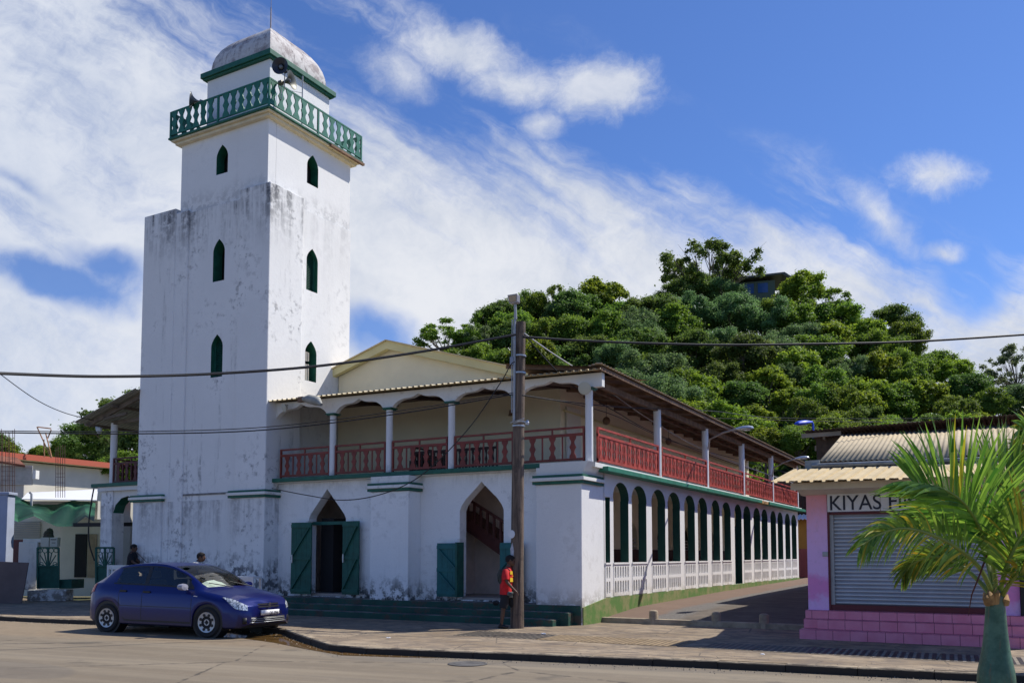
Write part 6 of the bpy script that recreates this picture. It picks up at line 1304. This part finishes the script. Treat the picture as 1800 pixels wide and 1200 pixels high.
# ================= PALMS =================
PL=leafmat('palm_leaflet_green',(.05,.13,.02),(.25,.37,.06),.33,.45); PLY=leafmat('palm_leaflet_yellow',(.30,.30,.03),(.55,.40,.05),.45,.4)
M_PET=mat('yellow_green_petiole',(.20,.25,.04),.5,var=.2,vs=3.)
def cr(P,n=10):
    Q=[P[0]*2-P[1]]+P+[P[-1]*2-P[-2]]; out=[]
    for i in range(1,len(Q)-2):
        for k in range(n):
            t_=k/n; a,b_,c_,d_=Q[i-1],Q[i],Q[i+1],Q[i+2]; out.append(.5*((2*b_)+(c_-a)*t_+(2*a-5*b_+4*c_-d_)*t_**2+(3*b_-a-3*c_+d_)*t_**3))
    out.append(P[-1]); return out
def frond(par,o,pts,L,start=.25,n=46,w=.042,yel=.1,sideb=1.,up=.35,droop=.25,seed=0,m=PL,both=(1,1),wide=.5):
    rs=random.Random(seed); C=cr([at(*p)-o for p in pts]); N_=len(C); fo=bpy.data.objects.new('frond',None); COL.objects.link(fo); fo.parent=par
    g=MB(); g.tube(C,[.026*(1-.8*i/N_)+.004 for i in range(N_)],7); g.build('rachis',M_PET,fo,smooth=True)
    vs=[];fs=[];ti=[]; 
    for k in range(n):
        a=start+(1-start)*(k+.5)/n; i=min(N_-2,int(a*(N_-1))); p=C[i].lerp(C[i+1],a*(N_-1)-i); t=(C[min(i+2,N_-1)]-C[max(i-1,0)]).normalized()
        b_=t.cross(FV).normalized(); nn=b_.cross(t).normalized()   # b_ in view plane
        e=(a-start)/(1-start); ll=L*(.45+.75*math.sin(math.pi*(.12+.80*e)**.8))*rs.uniform(.85,1.1)
        for sg_ in (1,-1):
            if rs.random()>both[0 if sg_>0 else 1]: continue
            dr=(t*(wide+.75*e)+b_*sg_*(1.-.45*e)+nn*sideb*rs.uniform(-.45,.25)+Vector((0,0,up))).normalized(); c=p.copy(); q=[]; seg=5; wd=(dr.cross(nn)+nn*rs.uniform(-.7,.7)).normalized()
            for s_ in range(seg+1):
                tt=s_/seg; ww=w*(.35+1.1*math.sin(math.pi*min(1,tt*.85+.12)))*(1-tt**4)*.5+.001; q.append((c-wd*ww,c+wd*ww)); dr=(dr+Vector((0,0,-droop*(.5+tt)))*.33).normalized(); c=c+dr*(ll/seg)
            base=len(vs)
            for x,y in q: vs+=[x,y]
            for s_ in range(seg): fs.append((base+2*s_,base+2*s_+1,base+2*s_+3,base+2*s_+2)); ti.append(min(1,max(0,rs.gauss(.5,.25)+ .0)))
    me=bpy.data.meshes.new('leaflets'); me.from_pydata([tuple(v_) for v_ in vs],[],fs); me.materials.append(m); me.materials.append(PLY)
    at_=me.attributes.new('tint','FLOAT','FACE'); at_.data.foreach_set('value',ti)
    mi=[]; 
    for k in range(len(fs)//5): y_=1 if rs.random()<yel else 0; mi+= [y_]*5
    me.polygons.foreach_set('material_index',mi+[0]*(len(fs)-len(mi))); ob=bpy.data.objects.new('leaflets',me); COL.objects.link(ob); ob.parent=fo
    return fo
o=atZ(1752,1248,0); pa=thing('palm_tree','bottle palm with swollen blue-green trunk in front of the pink shop','palm tree',o); PD=o.dot(FH)
def fn_pt(q,P,O,c,b):
    z=q.new('ShaderNodeSeparateXYZ',{0:P}).outputs; n=q.noise(P,5.,7,.7); v=q.noise(q.comb(q.m('MULTIPLY',z[0],14),q.m('MULTIPLY',z[1],14),q.m('MULTIPLY',z[2],1.2)),1.5,6,.7)
    col=q.mix(q.ss(n,.35,.65),(.035,.095,.055),(.085,.175,.11)); col=q.mix(q.m('MULTIPLY',q.ss(v,.55,.68),.6),col,(.16,.10,.05)); return q.mix(q.m('MULTIPLY',q.ss(q.m('ADD',z[2],q.m('MULTIPLY',n,.3)),1.28,1.5),.75),col,(.17,.13,.07))
g=MB(); pr=[(1275,34),(1248,30),(1215,34.5),(1195,35.5),(1178,34),(1163,30.5),(1145,26.5),(1120,23),(1095,20.5),(1070,18.5),(1052,17),(1043,15),(1036,9)]
cs=[(at(1752-(1248-y)*.012,y,PD)-o,r*PD/1560) for y,r in pr]; g.tube([c for c,r in cs],[r*.86 for c,r in cs],24); g.build('trunk',mat('palm_crownshaft',(.08,.2,.13),.45,fn=fn_pt,spec=.4),pa,smooth=True)
g=MB()
for x0,x1,dy in ((1738,1729,0),(1766,1771,4),(1750,1752,-8),(1743,1737,-4)): g.tube([at(x0,1060,PD-.05)-o,at((x0+x1)/2,1050+dy,PD-.08)-o,at(x1,1040+dy,PD-.05)-o],[.05,.04,.006],8)
g.build('leaf_base',mat('dry_leaf_base',(.35,.20,.08),.8,var=.4,vs=10.),pa,smooth=True)
D=PD
frond(pa,o,[(1752,1046,D),(1747,1000,D),(1738,966,D-.05),(1718,920,D-.15),(1690,880,D-.3),(1650,856,D-.45),(1606,848,D-.6)],.82,.36,60,.030,.04,1.,.55,.30,1,wide=.3,both=(1,.95))
frond(pa,o,[(1748,1050,D),(1725,1002,D-.1),(1690,968,D-.3),(1645,942,D-.5),(1590,928,D-.7),(1545,938,D-.85),(1515,958,D-.95)],.46,.22,56,.022,.12,1.,.0,.55,2,wide=.75)
frond(pa,o,[(1746,1052,D),(1718,1018,D+.2),(1680,988,D+.4),(1640,978,D+.55),(1605,990,D+.7),(1588,1010,D+.8)],.34,.3,44,.020,.12,1.,-.1,.6,3,wide=.8)
frond(pa,o,[(1756,1048,D),(1768,1000,D-.1),(1790,950,D-.2),(1830,905,D-.3),(1885,880,D-.4)],.62,.2,60,.028,.12,1.,.2,.45,4,wide=.5)
frond(pa,o,[(1758,1052,D),(1782,1015,D-.3),(1815,985,D-.6),(1860,975,D-.9)],.42,.2,44,.024,.2,1.,.0,.6,5,wide=.6)
frond(pa,o,[(1752,1046,D),(1745,985,D+.2),(1740,930,D+.45),(1745,880,D+.7),(1762,835,D+.9),(1790,805,D+1.05)],.74,.28,56,.029,.03,1.,.75,.15,6,wide=.35)
frond(pa,o,[(1748,1048,D),(1735,985,D+.3),(1712,935,D+.6),(1675,905,D+.9),(1630,900,D+1.1),(1585,918,D+1.3)],.50,.3,42,.022,.25,1.,-.1,.5,7,wide=.6)
g=MB(); g.tube([at(1738,966,D-.1)-o,at(1722,1010,D-.15)-o,at(1708,1045,D-.15)-o,at(1702,1082,D-.1)-o],[.012,.01,.008,.003],6); g.build('dead_stem',mat('dead_brown_stem',(.10,.03,.02),.8),pa,smooth=True)
o2=at(1852,800,12.5); o2b=Vector((o2.x,o2.y,0)); pb=thing('palm_tree','second palm at the right frame edge, only frond tips showing above the shop roof','palm tree',o2b)
g=MB(); g.tube([(0,0,0),(0,0,.6),(0,0,1.8),(0,0,o2.z)],[.2,.24,.15,.10],16); g.build('trunk',mat('palm_crownshaft',(0,0,0)),pb,smooth=True)
for i,(p,L) in enumerate((([(1852,800,12.5),(1835,770,12.4),(1812,755,12.3),(1792,756,12.2)],.36),([(1852,805,12.5),(1830,795,12.4),(1805,792,12.3),(1785,805,12.2)],.34),([(1852,800,12.5),(1870,760,12.5),(1910,740,12.5)],.5),([(1852,800,12.5),(1850,750,12.7),(1840,700,12.9)],.4))): frond(pb,o2b,p,L,.2,30,.035,.1,1.,.2,.4,20+i)
